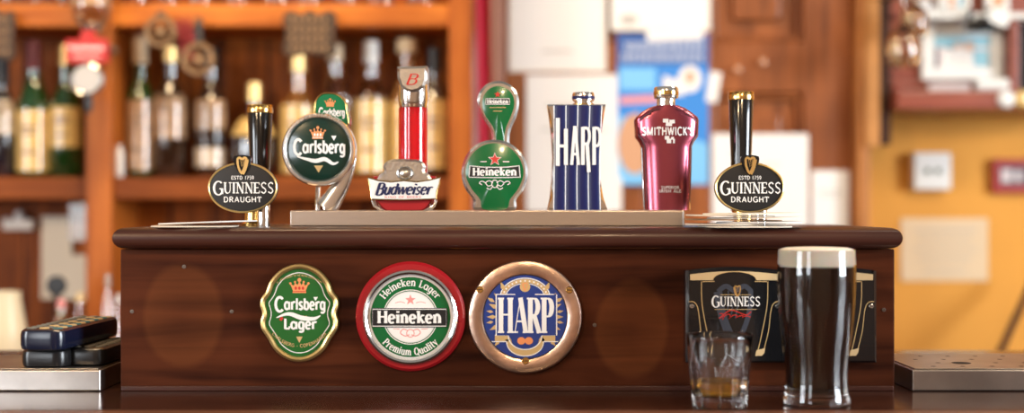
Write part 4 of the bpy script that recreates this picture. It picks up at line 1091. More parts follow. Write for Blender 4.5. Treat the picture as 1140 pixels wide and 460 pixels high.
# pint of stout
gp = at(909, 449, 1.40)
t = thing('stout_pint', 'full pint glass of black stout with cream head standing on the bar', 'pint', (gp.x, 1.40 + CAMY, 1.1002))
k = 1.40 / F
rp = [(449.5, 34.5), (447.5, 36.6), (444, 36.8), (438, 35.6), (430, 34.6), (418, 34.0), (408, 34.3), (398, 35.4), (385, 37.3), (370, 39.3), (350, 41.2), (330, 42.5), (312, 43.0), (298, 42.9), (284, 42.3), (278.5, 42.0)]
oz = lambda yv: (449.5 - yv) * k
op = [(h_ * k, oz(yv)) for yv, h_ in rp]
def inn(th_): return [(r - th_, z_) for r, z_ in op]
ops = spline(op, 4, False)
innp = [(max(r - .0016, 0), z_) for r, z_ in ops if z_ > .0165]
g = MB(); g.lathe([(0, .002), (.020, .0015), (.030, 0)] + ops + [(ops[-1][0] - .0008, ops[-1][1] + .0007)] + innp[::-1] + [(.026, .0140), (0, .0125)], seg=80)
g.build('glass', M_pintglass, t, smooth=60)
beer = [(0, .0127), (.0258, .0142)] + [(r + .00002, z_) for r, z_ in innp if z_ < oz(297)]
beer += [(beer[-1][0], oz(296.5)), (0, oz(296.5))]
MB().lathe(beer, seg=80).build('stout_fill', M_stout, t, smooth=60)
fz = oz(296.5)
fp_ = [(0, fz + .0001), (innp[-1][0] + .00002, fz + .0001)] + [(r + .00002, z_) for r, z_ in innp if z_ > fz + .001] + [(innp[-1][0] - .001, oz(277.5)), (innp[-1][0] - .006, oz(276.0)), (.022, oz(275.4)), (0, oz(275.2))]
MB().lathe(fp_, seg=80).build('cream_head', M_foam, t, smooth=60)

# ================================================================== BACK BAR
DS = 2.85; ys = DS + CAMY
SHZ, UPZ = 1.3677, 1.7325
sh = thing('back_bar_shelving', 'orange pine back bar shelving with bottles on its middle shelf', 'shelving', (0, ys, 0))
xl, xr = -1.75, -.0855
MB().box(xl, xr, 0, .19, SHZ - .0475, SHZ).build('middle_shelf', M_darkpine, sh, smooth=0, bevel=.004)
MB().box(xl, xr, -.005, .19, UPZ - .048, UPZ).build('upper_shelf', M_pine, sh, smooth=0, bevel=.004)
MB().box(xl, xr, .0, .19, 2.10, 2.14).build('top_shelf', M_pine, sh, smooth=0, bevel=.004)
MB().box((97 - 570) * .0019, (126 - 570) * .0019, -.012, .19, 0, 2.14).build('post', M_pinez, sh, smooth=0, bevel=.004)
MB().box((500 - 570) * .0019, (526 - 570) * .0019, -.012, .19, 0, 2.14).build('post', M_pinez, sh, smooth=0, bevel=.004)
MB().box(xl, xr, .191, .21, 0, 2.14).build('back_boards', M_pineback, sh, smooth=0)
bk = thing('back_counter', 'low dark wooden counter below the back bar shelves', 'counter', (0, ys, 0))
MB().box(-1.75, -.09, -.45, -.016, .96, 1.0).build('counter_top', M_darkpine, bk, smooth=0, bevel=.005)
MB().box(-1.73, -.10, -.42, -.016, 0, .96).build('counter_front', M_darkpine, bk, smooth=0)

DB = 2.935; sb = DB / F; yb_ = DB + CAMY
BB = 197.8
def bottle(name, label, px, topy, halfw, glass, bands, cap, shoulder=.56, neck=.74, rn=.0145, fill=None, capmat=None, capfrac=.05, capr=1.1, marks=True, round_=False, d=DB):
    """bands: (row bottom, row top, material) of each paper label; cap rows from the top"""
    s = d / F
    t = thing(name, label, 'bottle', ((px - 570) * s, d + CAMY, SHZ + .0004), 'bottles on the middle shelf')
    H = (BB - topy) * s; R = halfw * s
    zc = H * (1 - capfrac)
    if round_:
        prof = [(0, .003), (R * .55, 0), (R * .75, .006), (R * .97, H * .18), (R, H * .32), (R * .92, H * .47), (R * .62, H * .60), (R * .3, H * .67), (rn, H * .73), (rn, zc)]
    else:
        prof = [(0, .004), (R * .9, 0), (R, .005), (R, H * shoulder), (R * .96, H * (shoulder + .03)), (R * .78, H * (shoulder + (neck - shoulder) * .45)), (rn * 1.25, H * (neck - .02)), (rn, H * neck), (rn, zc)]
    kk = 2 if round_ else 3
    prof = prof[:kk] + spline(prof[kk:], 4, False)
    MB().lathe(prof + [(rn * .75, zc), (0, zc)], seg=36).build('glass_body', glass, t, smooth=50)
    MB().lathe([(0, zc + .0001), (rn * capr, zc + .0001), (rn * capr * 1.03, zc + .004), (rn * capr, H - .002), (rn * capr * .9, H), (0, H)], seg=28).build('cap', capmat or M_capblack, t)
    for (y1, y0, mm) in bands:
        za, zb_ = (BB - y1) * s, (BB - y0) * s
        def rad(z_):
            for (r0, z0_), (r1, z1_) in zip(prof, prof[1:]):
                if z0_ <= z_ <= z1_ and z1_ > z0_: return r0 + (r1 - r0) * (z_ - z0_) / (z1_ - z0_)
            return R
        pp = [(rad(za + (zb_ - za) * j / 8) + .0007, za + (zb_ - za) * j / 8) for j in range(9)]
        mk = MB().lathe(pp, seg=30, a0=math.radians(-90 - 78), a1=math.radians(-90 + 78))
        if marks and zb_ - za > .05:
            for fz_, ww in ((.72, .5), (.62, .38), (.3, .45)):
                zz_ = za + (zb_ - za) * fz_; hgt = (zb_ - za) * .05
                mk.lathe([(rad(zz_) + .0010, zz_ - hgt / 2), (rad(zz_) + .0010, zz_ + hgt / 2)], seg=14, a0=-PI / 2 - ww, a1=-PI / 2 + ww, mi=1)
        mk.build('paper_label', [mm, M_lab_d], t)
    return t
bottle('wine_bottle', 'dark bottle with a white label at the far left of the shelf', 2, 66, 15.5, M_bglass_k, [(150, 112, M_lab_w)], 0, capmat=M_capblack, capfrac=.22)
bottle('wine_bottle', 'green bottle with big yellow label and dark red neck capsule', 38, 46, 19, M_bglass_g, [(191, 124, M_lab_y)], 0, shoulder=.50, neck=.72, capmat=M_capred, capfrac=.21)
bottle('wine_bottle', 'pale green bottle with yellow label just left of the shelf post', 74, 50, 18.5, M_bglass_g, [(165, 120, M_lab_y)], 0, shoulder=.50, neck=.7, capmat=M_capgold, capfrac=.16)
bottle('wine_bottle', 'green shouldered bottle with beige label just right of the shelf post', 156, 40, 15.8, M_bglass_g, [(190, 112, M_lab_c)], 0, shoulder=.54, neck=.68, capmat=M_capcream, capfrac=.20)
bottle('whisky_bottle', 'brown bottle with tall cream label under the hanging brass rings', 190, 52, 18.5, M_bglass_b, [(155, 106, M_lab_c)], 0, shoulder=.58, neck=.74, capmat=M_capgold, capfrac=.12)
bottle('whisky_bottle', 'brown bottle with two cream labels left of the stout column', 235, 54, 17.5, M_bglass_b, [(145, 112, M_lab_c), (186, 165, M_lab_w)], 0, shoulder=.56, neck=.74, capmat=M_capblack, capfrac=.14)
bottle('liqueur_bottle', 'squat round dark green bottle with gold stopper behind the stout column', 283, 92, 25.5, M_bglass_k, [(152, 132, M_lab_y)], 0, rn=.014, capmat=M_capgold, capfrac=.2, round_=True, marks=False)
bottle('whisky_bottle', 'pale bottle with gold cap under the carved hanging plaque', 332, 58, 19, M_bglass_a, [(192, 118, M_lab_y)], 0, shoulder=.56, neck=.68, capmat=M_capgold, capfrac=.16)
bottle('gin_bottle', 'clear bottle behind the round dark green tap', 373, 50, 17, M_bglass_c, [(185, 120, M_lab_c)], 0, shoulder=.6, neck=.76, capmat=M_capcream, capfrac=.12)
bottle('whisky_bottle', 'clear bottle with white cap and cream label right of the round tap', 413, 46, 18.5, M_bglass_c, [(192, 112, M_lab_y)], 0, shoulder=.57, neck=.72, capmat=M_plw, capfrac=.16)
bottle('whisky_bottle', 'dark necked bottle with cork stopper behind the red column tap', 453, 44, 18, M_bglass_a, [(190, 115, M_lab_y)], 0, shoulder=.56, neck=.72, capmat=M_cork, capfrac=.10, capr=1.5)
bottle('whisky_bottle', 'dark necked bottle with cream label beside the right shelf post', 484, 54, 15.8, M_bglass_b, [(188, 112, M_lab_y)], 0, shoulder=.58, neck=.74, capmat=M_capblack, capfrac=.18)
# small white vial by the post
o = MB().lathe([(0, 0), (.008, 0), (.009, .004), (.009, .052), (.005, .060), (.005, .068), (0, .068)], seg=24).build('vial', M_plw); o.location = ((133 - 570) * 2.88 / F, 2.88 + CAMY, SHZ + .0004)
tag(o, 'small white vial standing against the right of the shelf post', 'vial')

# tumblers on the upper shelf
tp = thing('shelf_tumbler', 'x', 'tumbler', (0, 0, UPZ + .0004), 'tumblers along the upper shelf')
MB().lathe([(0, 0), (.026, 0), (.029, .002), (.0305, .006), (.0305, .010), (.029, .014), (.0300, .018), (.033, .09), (.0318, .09), (.0285, .020), (.022, .017), (0, .016)], seg=32).build('glass', M_glasscoat, tp, smooth=50)
xs = [14, 46, 76, 152, 186, 223, 264, 308, 344, 384, 423, 467]
wh = ['first tumbler from the left on the upper shelf', 'second tumbler from the left on the upper shelf', 'tumbler on the upper shelf just left of the shelf post'] + \
     ['%s tumbler on the upper shelf right of the shelf post' % w for w in ('first', 'second', 'third', 'fourth', 'fifth', 'sixth', 'seventh', 'eighth', 'ninth')]
for i, (p, w) in enumerate(zip(xs, wh)):
    loc = ((p - 570) * 2.90 / F, 2.90 + CAMY, UPZ + .0004)
    if i == 0: tp.location = loc; tp['label'] = w
    else: dup(tp, loc, w)

# spirit optic hung on the post
dO = 2.78; sO = dO / F
p = at(102, 90, dO)
t = thing('spirit_optic', 'upside down bottle in a red optic with a round measure on the post', 'optic', (p.x, p.y, p.z))
Z = lambda yv: (90 - yv) * sO
MB().lathe([(0, Z(37)), (.012, Z(37)), (.013, Z(33)), (.034, Z(22)), (.041, Z(10)), (.041, Z(-60)), (.036, Z(-64)), (0, Z(-64))], seg=32).build('bottle', M_bglass_c, t, smooth=50)
m = MB(); m.lathe([(.0417, Z(8)), (.0417, Z(-40))], seg=24, a0=-PI + .3, a1=-.3); m.build('bottle_label', M_lab_c, t)
MB().plate([(-.022 * 1.0, Z(73)), (.019, Z(73)), (.041, Z(71)), (.041, Z(46)), (.014, Z(44)), (.012, Z(36)), (-.012, Z(36)), (-.014, Z(46)), (-.044, Z(46)), (-.044, Z(71))], -.034, -.014, 0, bev=.003).build('red_bracket', M_redp, t)
pr = MB(); pr.ribbon([( -.036 + .072 * k / 40, Z(55.5) + .004 * math.sin(k * 1.1)) for k in range(41)], .003, FL(-.0345), 0); pr.ribbon([(-.028 + .056 * k / 30, Z(65) + .002 * math.sin(k * 1.7)) for k in range(31)], .0022, FL(-.0345), 0)
pr.build('white_script', M_white, t)
MB().lathe([(0, 0), (.028, 0), (.031, .004), (.031, .018), (.028, .022), (0, .022)], seg=36).build('measure', mat('measure_grey', (.52, .50, .48), .5, spec=.2), t)
o = [c_ for c_ in t.children if c_.name.startswith('measure')][0]; o.rotation_euler = (PI / 2, 0, 0); o.location = (0, -.012, Z(90))
MB().rim(ell(0, Z(90), .031, n=36), .0035, .005, -.030).build('measure_ring', M_nickel, t)
MB().lathe([(0, Z(126)), (.006, Z(126)), (.008, Z(118)), (.008, Z(107)), (0, Z(107))], 0, -.020, 0, 16).build('spout', M_blackw, t)
MB().box(-.036, .030, .048, .056, Z(56), Z(48)).box(-.036, -.0335, .056, .085, Z(56), Z(48)).box(.0275, .030, .056, .085, Z(56), Z(48)).box(-.008, .008, -.014, .048, Z(55), Z(49)).build('clamp', M_nickel, t, smooth=0)

# carved plaques hanging from the upper shelf
def plaque(px, y0, y1, hw, label):
    d = 2.825; s = d / F
    p = at(px, (y0 + y1) / 2, d)
    t = thing('carved_plaque', label, 'plaque', p, 'carved plaques hanging from the upper shelf')
    w, h = hw * s, (y1 - y0) / 2 * s
    o_ = spline([(-w, h * .6), (-w * .8, h), (-w * .3, h * .85), (0, h * 1.05), (w * .3, h * .85), (w * .8, h), (w, h * .6), (w * .9, 0), (w, -h * .7), (w * .75, -h), (0, -h * .9), (-w * .75, -h), (-w, -h * .7), (-w * .9, 0)], 5)
    MB().plate(o_, -.006, .006, 0, bev=.002).build('plaque_board', M_carved, t)
    m = MB()
    for j in range(4):
        zz_ = h * (.62 - .42 * j)
        for i in range(6):
            a = -w * .72 + i * w * .245
            m.box(a, a + w * .15, -.0085, -.0055, zz_ - h * .12, zz_ + h * (.12 - .05 * ((i + j) % 2)))
    m.build('raised_letters', M_carvedl, t, smooth=0, bevel=.001)
    for s_ in (-1, 1): MB().tube([(s_ * w * .6, .0, h * .8), (s_ * w * .6, .004, h * 1.0 + .004), (s_ * w * .6, .0185, UPZ - .024 - p.z)], .0015, 8).build('hook', M_brassold, t)
    return t
plaque(345, 12, 63, 30, 'dark carved plaque of raised letters hanging above the round green tap')
plaque(-1, 12, 68, 18, 'dark carved plaque at the far left edge above the dark bottle')
# horse brasses with ribbons
def horse_brass(px, py, r, label):
    d = 2.818; s = d / F; p = at(px, py, d)
    t = thing('horse_brass', label, 'horse brass', p, 'horse brasses hanging from the upper shelf')
    R = r * s
    MB().rim(ell(0, 0, R * .85, n=48), R * .16, .004, 0).build('brass_ring', M_brassold, t)
    m = MB()
    for k in range(6):
        a = 2 * PI * k / 6
        m.tube([(R * .2 * math.cos(a), 0, R * .2 * math.sin(a)), (R * .78 * math.cos(a), 0, R * .78 * math.sin(a))], .0028, 8)
    m.plate(ell(0, 0, R * .27, n=20), -.004, .003, 0, bev=.001)
    m.build('spokes', M_brassold, t)
    top = 1.70 - p.z
    MB().box(-.008, .008, .001, .003, R * .95, max(top, R * 1.3)).build('leather_strap', M_capblack, t, smooth=0)
    MB().tube([(0, .0, max(top, R * 1.3) - .006), (0, .0265, max(top, R * 1.3) - .006)], .002, 8).build('nail', M_brassold, t)
    return t
horse_brass(179, 35, 18, 'upper left brass ring hanging over the brown bottle')
horse_brass(221, 66, 19, 'lower right brass ring hanging beside the red ribbon')
d = 2.8425; p = at(206, 36, d)
rb = MB()
for (a, b, c_, e_) in ((-.014, .03, -.004, -.050), (.004, .03, .014, -.062), (-.02, .012, .022, -.012)):
    pts = spline([(a, .001 * 0, b), ((a + c_) / 2 + .004, -.004, (b + e_) / 2), (c_, .0, e_)], 6, False)
    n_ = len(pts); vs = []
    for (x_, y_, z_) in pts: vs += [(x_ - .006, y_, z_), (x_ + .006, y_, z_), (x_ + .006, y_ + .0012, z_), (x_ - .006, y_ + .0012, z_)]
    rb.add(vs, [(4 * i + k, 4 * i + (k + 1) % 4, 4 * i + 4 + (k + 1) % 4, 4 * i + 4 + k) for i in range(n_ - 1) for k in range(4)] + [(0, 1, 2, 3), tuple(4 * (n_ - 1) + k for k in (3, 2, 1, 0))])
o = rb.build('red_ribbon', M_ribbon); o.location = p
tag(o, 'red ribbon bow hanging between the two brass rings', 'ribbon')

# things below the middle shelf at the left
db = 3.035
def sheet(name, label, cat, x0, y0, x1, y1, d, m, group=None, lines=0, border=None, rz=0, curl=.0):
    p = at((x0 + x1) / 2, (y0 + y1) / 2, d); s = d / F
    w, h = (x1 - x0) / 2 * s, (y1 - y0) / 2 * s
    t = thing(name, label, cat, p, group)
    t.rotation_euler = (0, rz, 0)
    mb = MB(); nx, nz = 8, 8; vs = []
    for yy in (0, .0012):
        for j in range(nz + 1):
            for i in range(nx + 1):
                a, b = -1 + 2 * i / nx, -1 + 2 * j / nz
                vs.append((a * w, yy - curl * (a * a * (b < 0) * b * b), b * h))
    N_ = (nx + 1) * (nz + 1); fs = []
    for o in (0, N_):
        fs += [(o + j * (nx + 1) + i, o + j * (nx + 1) + i + 1, o + (j + 1) * (nx + 1) + i + 1, o + (j + 1) * (nx + 1) + i) for j in range(nz) for i in range(nx)]
    edge = [i for i in range(nx + 1)] + [j * (nx + 1) + nx for j in range(1, nz + 1)] + [nz * (nx + 1) + i for i in range(nx - 1, -1, -1)] + [j * (nx + 1) for j in range(nz - 1, 0, -1)]
    fs += [(edge[i], edge[(i + 1) % len(edge)], N_ + edge[(i + 1) % len(edge)], N_ + edge[i]) for i in range(len(edge))]
    mb.add(vs, fs); mb.build('sheet', m, t)
    if border:
        MB().ribbon(inset([(-w, -h), (w, -h), (w, h), (-w, h)], .006), .003, lambda u, v: (u, -.0004 - curl * 1.2, v), 0, closed=True).build('printed_border', border, t, smooth=0)
    if lines:
        lm = MB()
        for f, ww, th_ in lines:
            lm.ribbon([(-w * ww + w * .0, h * f), (w * ww, h * f)], th_, lambda u, v: (u, -.0006 - curl * 1.2, v), 0)
        lm.build('printed_text', M_ink, t, smooth=0)
    return t
G2 = 'notices on the boards below the middle shelf'
sheet('pinned_notice', 'long pale notice pinned below the shelf behind the black paddle', 'notice', 46, 241, 80, 333, db, M_paper2, G2, curl=.003)
sheet('pinned_notice', 'small cream card pinned against the shelf post below the shelf', 'notice', 77, 227, 100, 268, db - .01, M_lab_c, G2)
sheet('pinned_notice', 'square cream notice low down beside the shelf post', 'notice', 78, 284, 100, 334, db - .012, M_paper2, G2)
p = at(21, 246, db - .015); s_ = db / F
o = MB().plate([(a * s_, b * s_) for a, b in ((-17, -10), (16, -10), (17, 0), (13, 2), (9, 0), (6, 3), (4, 10), (0, 12), (-4, 9), (-5, 2), (-9, 0), (-13, 4), (-17, 3))], -.008, .008, 0, bev=.003).build('crown_ornament', M_paper); o.location = p
tag(o, 'white crown shaped ornament fixed to the boards at the far left', 'ornament')
CT = 1.0004
dP = 2.70; sP = dP / F
p = at(63, 318, dP)
t = thing('bar_paddle', 'black round headed paddle standing before the pale notice', 'paddle', (p.x, p.y, CT))
zc = p.z - CT
MB().plate(ell(0, zc, .0195, n=36), -.005, .005, 0, bev=.002).build('round_head', M_blackm, t)
MB().tube([(0, 0, zc - .015), (.001, 0, zc - .06), (.002, 0, .02)], .007, 12).build('handle', M_blackm, t)
MB().lathe([(0, 0), (.022, 0), (.024, .01), (.020, .03), (0, .03)], .002, 0, 0, 24).build('stand', M_blackm, t)
def slim(px, d, ztop_px, r, label, m1, m2, nm):
    p = at(px, ztop_px, d); H = p.z - CT
    t = thing(nm, label, 'bottle', (p.x, p.y, CT), 'small bottles on the back counter')
    MB().lathe([(0, 0), (r, 0), (r, H * .6), (r * .45, H * .78), (r * .42, H * .86), (0, H * .86)], seg=24).build('glass_body', m1, t, smooth=50)
    MB().lathe([(0, H * .861), (r * .5, H * .861), (r * .42, H), (0, H)], seg=20).build('cap', m2, t)
slim(68, 2.62, 333, .017, 'small bottle with pink cap beside the black paddle', M_bglass_c, M_pink, 'small_bottle')
slim(89, 2.64, 326, .016, 'small clear bottle with yellow cap near the shelf post', M_bglass_c, M_lab_y, 'small_bottle')
slim(120, 2.62, 305, .013, 'slim pale bottle beside the corner of the tap box', M_bglass_a, M_lab_c, 'small_bottle')
slim(132, 2.66, 328, .012, 'thin clear bottle right against the tap box corner', M_bglass_c, M_plw, 'small_bottle')
p = at(5, 325, 2.60); H = p.z - CT
t = thing('cream_jug', 'tall cream glazed jug cut by the left picture edge', 'jug', (p.x, p.y, CT))
MB().lathe([(0, 0), (.040, 0), (.043, .01), (.040, H * .5), (.030, H * .92), (.031, H), (.027, H), (.026, H * .9), (0, H * .5)], seg=40).build('body', M_creamjug, t)
MB().tube(spline([(-.030, 0, H * .9), (-.058, 0, H * .8), (-.060, 0, H * .45), (-.040, 0, H * .3)], 6, False), .006, 10).build('handle', M_creamjug, t)

# ================================================================== RED STRIP, PAPERS, POSTER
dS = 2.93; sS = dS / F
t = thing('hanging_scarf', 'long red scarf with a pale stripe hanging beside the shelf post', 'scarf', at(536.5, 230, dS))
def cloth(x0, x1, m, nm, off):
    vs = []; N_ = 7; Mz = 40
    for yy in (0, .004):
        for j in range(Mz + 1):
            zz_ = -.10 + .75 * j / Mz
            for i in range(N_ + 1):
                f = i / N_; xx = (x0 + (x1 - x0) * f - 536.5) * sS
                vs.append((xx + .002 * math.sin(zz_ * 9), off + yy - .007 * math.sin(f * PI * 2 + zz_ * 4), zz_))
    K = (N_ + 1) * (Mz + 1); fs = []
    for o in (0, K): fs += [(o + j * (N_ + 1) + i, o + j * (N_ + 1) + i + 1, o + (j + 1) * (N_ + 1) + i + 1, o + (j + 1) * (N_ + 1) + i) for j in range(Mz) for i in range(N_)]
    for j in range(Mz):
        for i in (0, N_): fs.append((j * (N_ + 1) + i, (j + 1) * (N_ + 1) + i, K + (j + 1) * (N_ + 1) + i, K + j * (N_ + 1) + i))
    mb = MB(); mb.add(vs, fs); return mb.build(nm, m, t)
cloth(531.5, 546, M_scarf, 'red_band', 0)
cloth(526.5, 531.5, M_scarfw, 'pale_band', .0)
G3 = 'papers stuck on the panelled door'
dp_ = D3 - .0009
sheet('door_paper', 'large blank white paper high on the door above the green tap', 'paper', 566, -40, 675, 80, dp_, M_paper, G3, border=M_paper2, lines=[(.55 , .55, .004), (-.62, .3, .004)], curl=.002)
sheet('door_paper', 'white paper on the door behind the navy pleated tap', 'paper', 586, 83, 692, 236, dp_ - .0001, M_paper, G3, lines=[(.55, .6, .003), (.2, .7, .003)], curl=.003)
pp = sheet('door_paper', 'white card with a grey oval mark at the top of the door', 'paper', 680, -60, 791, 34, dp_, M_paper, G3, border=M_paper2)
sD = dp_ / F
MB().flat(ell((700 - 735.5) * sD, (-13 - 22) * sD, 10 * sD, 6 * sD, 24), lambda u, v: (u, -.001, v)).build('oval_mark', M_ink, pp, smooth=0)
sheet('door_paper', 'white paper low on the door behind the right stout tap', 'paper', 793, 149, 900, 254, dp_, M_paper, G3, lines=[(.35, .4, .003)], curl=.003)
sheet('door_paper', 'narrow white paper low on the door near its right edge', 'paper', 904, 190, 945, 256, dp_, M_paper, G3, lines=[(.3, .6, .003), (.15, .5, .003)])
sheet('paper_slip', 'small white slip lying over the top edge of the blue poster', 'paper', 720, 32, 783, 45, dp_ - .0016, M_paper, None, rz=-.03)
sheet('paper_slip', 'little white tag at the right edge of the blue poster', 'paper', 788, 80, 801, 114, dp_ - .0016, M_paper, None, rz=.15)
po = sheet('blue_poster', 'blue advertising poster on the door behind the burgundy ale tap', 'poster', 687, 38, 789, 206, dp_ - .0002, M_blueposter, None)
def pf(yo): return lambda u, v: (u, -yo, v)
def PL(a, b): return ((a - 738) * sD, (122 - b) * sD)
m = MB(); m.flat([PL(687.5, 72), PL(788.5, 72), PL(788.5, 38.5), PL(687.5, 38.5)], pf(.0006)); m.build('header_band', M_bluedark, po, smooth=0)
m = MB(); rr = random.Random(3)
for j, (yv, h_, a0, a1) in enumerate(((52, 10, 696, 780), (64, 9, 692, 784))):
    a = a0
    while a < a1:
        w_ = rr.uniform(4, 8); m.flat([PL(a, yv + h_ / 2), PL(a + w_ * .7, yv + h_ / 2), PL(a + w_ * .7, yv - h_ / 2), PL(a, yv - h_ / 2)], pf(.0010)); a += w_
m.build('header_letters', mat('poster_pale_blue', (.36, .42, .55), .5), po, smooth=0)
m = MB(); m.flat([PL(690, 100), PL(730, 100), PL(730, 76), PL(690, 76)], pf(.0007)); m.flat([PL(688, 205), PL(788, 205), PL(788, 160), PL(688, 128)], pf(.0006)); m.build('light_blue_area', M_bluelight, po, smooth=0)
m = MB(); m.flat(ell(*PL(768, 88), 13 * sD, 15 * sD, 24), pf(.0010)); m.flat([PL(738, 106), PL(762, 106), PL(762, 92), PL(738, 84)], pf(.0009)); m.build('white_patch', M_paper, po, smooth=0)
m = MB(); m.flat(ell(*PL(707, 160), 19 * sD, 34 * sD, 32), pf(.0010)); m.build('tan_shape', M_skin, po, smooth=0)
m = MB(); m.flat(ell(*PL(768, 86), 5 * sD, 7 * sD, 20), pf(.0014)); m.build('tan_spot', M_skin, po, smooth=0)
m = MB(); m.flat([PL(690, 116), PL(735, 114), PL(735, 106), PL(690, 108)], pf(.0009)); m.build('pink_line', M_pink, po, smooth=0)
# pale raised dots modelled in place of soft highlights on the door rail
for (a, b, lab) in ((848, 70, 'upper right small pale dot shaped in place of a highlight on the door rail'), (820, 78, 'lower left small pale dot shaped in place of a highlight on the door rail')):
    p = at(a, b, D3 + .0008)
    m = MB().lathe([(0, 0), (.007, 0), (.005, .006), (.008, .014), (.0075, .020), (0, .022)], seg=20); m.v = [(v[0], -v[2], v[1]) for v in m.v]
    o = m.build('rail_highlight', mat('highlight_tan', (.50, .26, .15), .25)); o.location = (p.x, p.y, p.z); tag(o, lab, 'highlight dot', 'highlight dots on the door rail')

# ================================================================== RIGHT: PICTURE CABINET ON THE YELLOW WALL
dC = 3.0; sC = dC / F
def XC(p): return (p - 570) * sC
def ZC(v): return CAMZ - (v - 230) * sC
yC = dC + CAMY
cab = thing('picture_cabinet', 'reddish brown wall cabinet holding framed photographs at upper right', 'cabinet', (0, yC, 0))
MB().box(XC(999), XC(1230), .0, .215, ZC(122), ZC(101)).build('bottom_rail', M_redwood, cab, smooth=0, bevel=.004)
MB().box(XC(1000), XC(1118), .042, .0595, ZC(101), ZC(89)).build('frame_step', M_redwood, cab, smooth=0, bevel=.002)
MB().box(XC(999), XC(1230), .06, .215, ZC(101), 2.2).build('back_board', M_redwood, cab, smooth=0)
MB().box(XC(1018), XC(1230), .0, .06, ZC(21), ZC(14)).build('ledge', M_plw, cab, smooth=0, bevel=.002)
MB().box(XC(1126), XC(1137), .01, .06, ZC(101), ZC(21)).build('upright', M_redwood, cab, smooth=0, bevel=.004)
MB().box(XC(984), XC(999), .05, .215, ZC(160), 2.2).build('dark_side', mat('dark_stain', (.045, .016, .008), .6, spec=.2), cab, smooth=0, bevel=.002)
MB().box(XC(968), XC(984), .03, .215, ZC(163), 2.2).build('side_post', mat('post_oak', (.42, .19, .06), .55, var=.2, vscale=12, spec=.2), cab, smooth=0, bevel=.003)
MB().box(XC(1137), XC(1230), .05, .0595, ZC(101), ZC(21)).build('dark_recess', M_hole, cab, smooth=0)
dF = 2.97; sF = dF / F
def frame(label, x0, y0, x1, y1, d, people, border=9, group='framed photographs in the cabinet'):
    s = d / F; p = at((x0 + x1) / 2, (y0 + y1) / 2, d); w, h = (x1 - x0) / 2 * s, (y1 - y0) / 2 * s; b = border * s
    t = thing('photo_frame', label, 'photo frame', p, group)
    m = MB(); m.box(-w, -w + b, 0, .016, -h, h).box(w - b, w, 0, .016, -h, h).box(-w + b, w - b, 0, .016, -h, -h + b).box(-w + b, w - b, 0, .016, h - b, h)
    m.build('white_frame', M_plw, t, smooth=0, bevel=.002)
    m = MB(); m.box(-w + b, w - b, .008, .015, -h + b, h - b); ph = m.build('photograph', M_photop, t, smooth=0)
    q = MB(); iw, ih = w - b, h - b
    for (a, c_, e_, f_, mi) in people:
        q.flat([(iw * a, ih * c_), (iw * e_, ih * c_), (iw * e_, ih * f_), (iw * a, ih * f_)], lambda u, v: (u, .0074 - mi * .0002, v), mi)
    q.build('picture_print', [M_photo, M_photob, M_skin, M_paper], ph, smooth=0)
    return t
frame('large white framed group photograph leaning in the wall cabinet', 1027, 26, 1117, 88.6, 3.0425, [(-.95, -1, -.82, .3, 0), (-.98, .3, .98, .95, 1), (-.6, .15, -.3, .6, 0), (-.25, .2, 0, .55, 2), (.1, .1, .4, .6, 2), (-.65, -.95, -.3, .15, 3), (-.25, -.9, .05, .2, 3), (.4, -.9, .95, .1, 1), (.1, -.9, .35, .1, 3)], border=13)
zl = 14
frame('narrow white framed photograph at the left of the cabinet ledge', 1022, -26, 1049, 13.6, 3.03, [(-.8, -.9, 0, .5, 3), (.1, -.9, .8, .6, 0), (-.5, -.4, .3, .8, 2)], border=4)
frame('white framed photograph second from left on the cabinet ledge', 1050.5, -26, 1081, 13.6, 3.03, [(-.8, -.9, -.1, .5, 2), (.1, -.9, .8, .6, 1), (-.2, -.4, .3, .8, 3)], border=5)
frame('white framed orange picture right of the black camera', 1098, -26, 1124, 13.6, 3.03, [(-1, -1, 1, 1, 2)], border=6)
# black camera with strap on top of the large frame
p = at(1093, 28, 2.985); s_ = 2.985 / F
t = thing('black_camera', 'black camera hanging by its strap over the large white frame', 'camera', p)
MB().box(-17 * s_, 17 * s_, -.018, .010, -8 * s_, 5 * s_).box(-7 * s_, 7 * s_, -.014, .008, 5 * s_, 9 * s_).build('camera_body', M_blackw, t, smooth=0, bevel=.003)
m = MB().lathe([(0, 0), (.011, 0), (.012, .003), (.012, .018), (.009, .019), (.009, .014), (0, .013)], seg=28); m.v = [(v[0] - .002, -.018 - v[2], v[1] - .003) for v in m.v]
m.build('lens', M_black, t)
for a in (-15, 13): MB().tube(spline([(a * s_, -.002, 5 * s_), (a * s_ * .9, -.004, 12 * s_), (a * s_ * .8, .004, 18 * s_), (a * s_ * .5, .022, 19 * s_)], 6, False), .005, 8, flat=.4).build('strap', M_blackm, t)
o = MB().box(-.022, .022, -.003, .003, -.014, .014).build('white_card', M_plw, None, 0, .001); o.location = at(1112, 21, 2.955); o.rotation_euler = (0, .35, 0)
tag(o, 'small white card tilted beside the black camera', 'card')
p = at(1104, 92, 3.018)
m = MB().lathe([(0, 0), (.012, 0), (.0145, .003), (.0145, .069), (.012, .072), (0, .072)], seg=28); m.v = [(v[2] - .036, v[0], v[1]) for v in m.v]
o = m.build('paper_roll', M_plw); o.location = (p.x, p.y, ZC(101) + .0148); tag(o, 'white roll lying on the cabinet rail under the large frame', 'roll')
o = MB().box(-.046, .046, -.008, .008, 0, .018).build('grey_box', mat('grey_card', (.42, .36, .36), .6), None, 0, .002); p = at(1056, 100, 3.018); o.location = (p.x, p.y, ZC(101) + .0003)
tag(o, 'flat grey box lying on the cabinet rail under the frame', 'box')
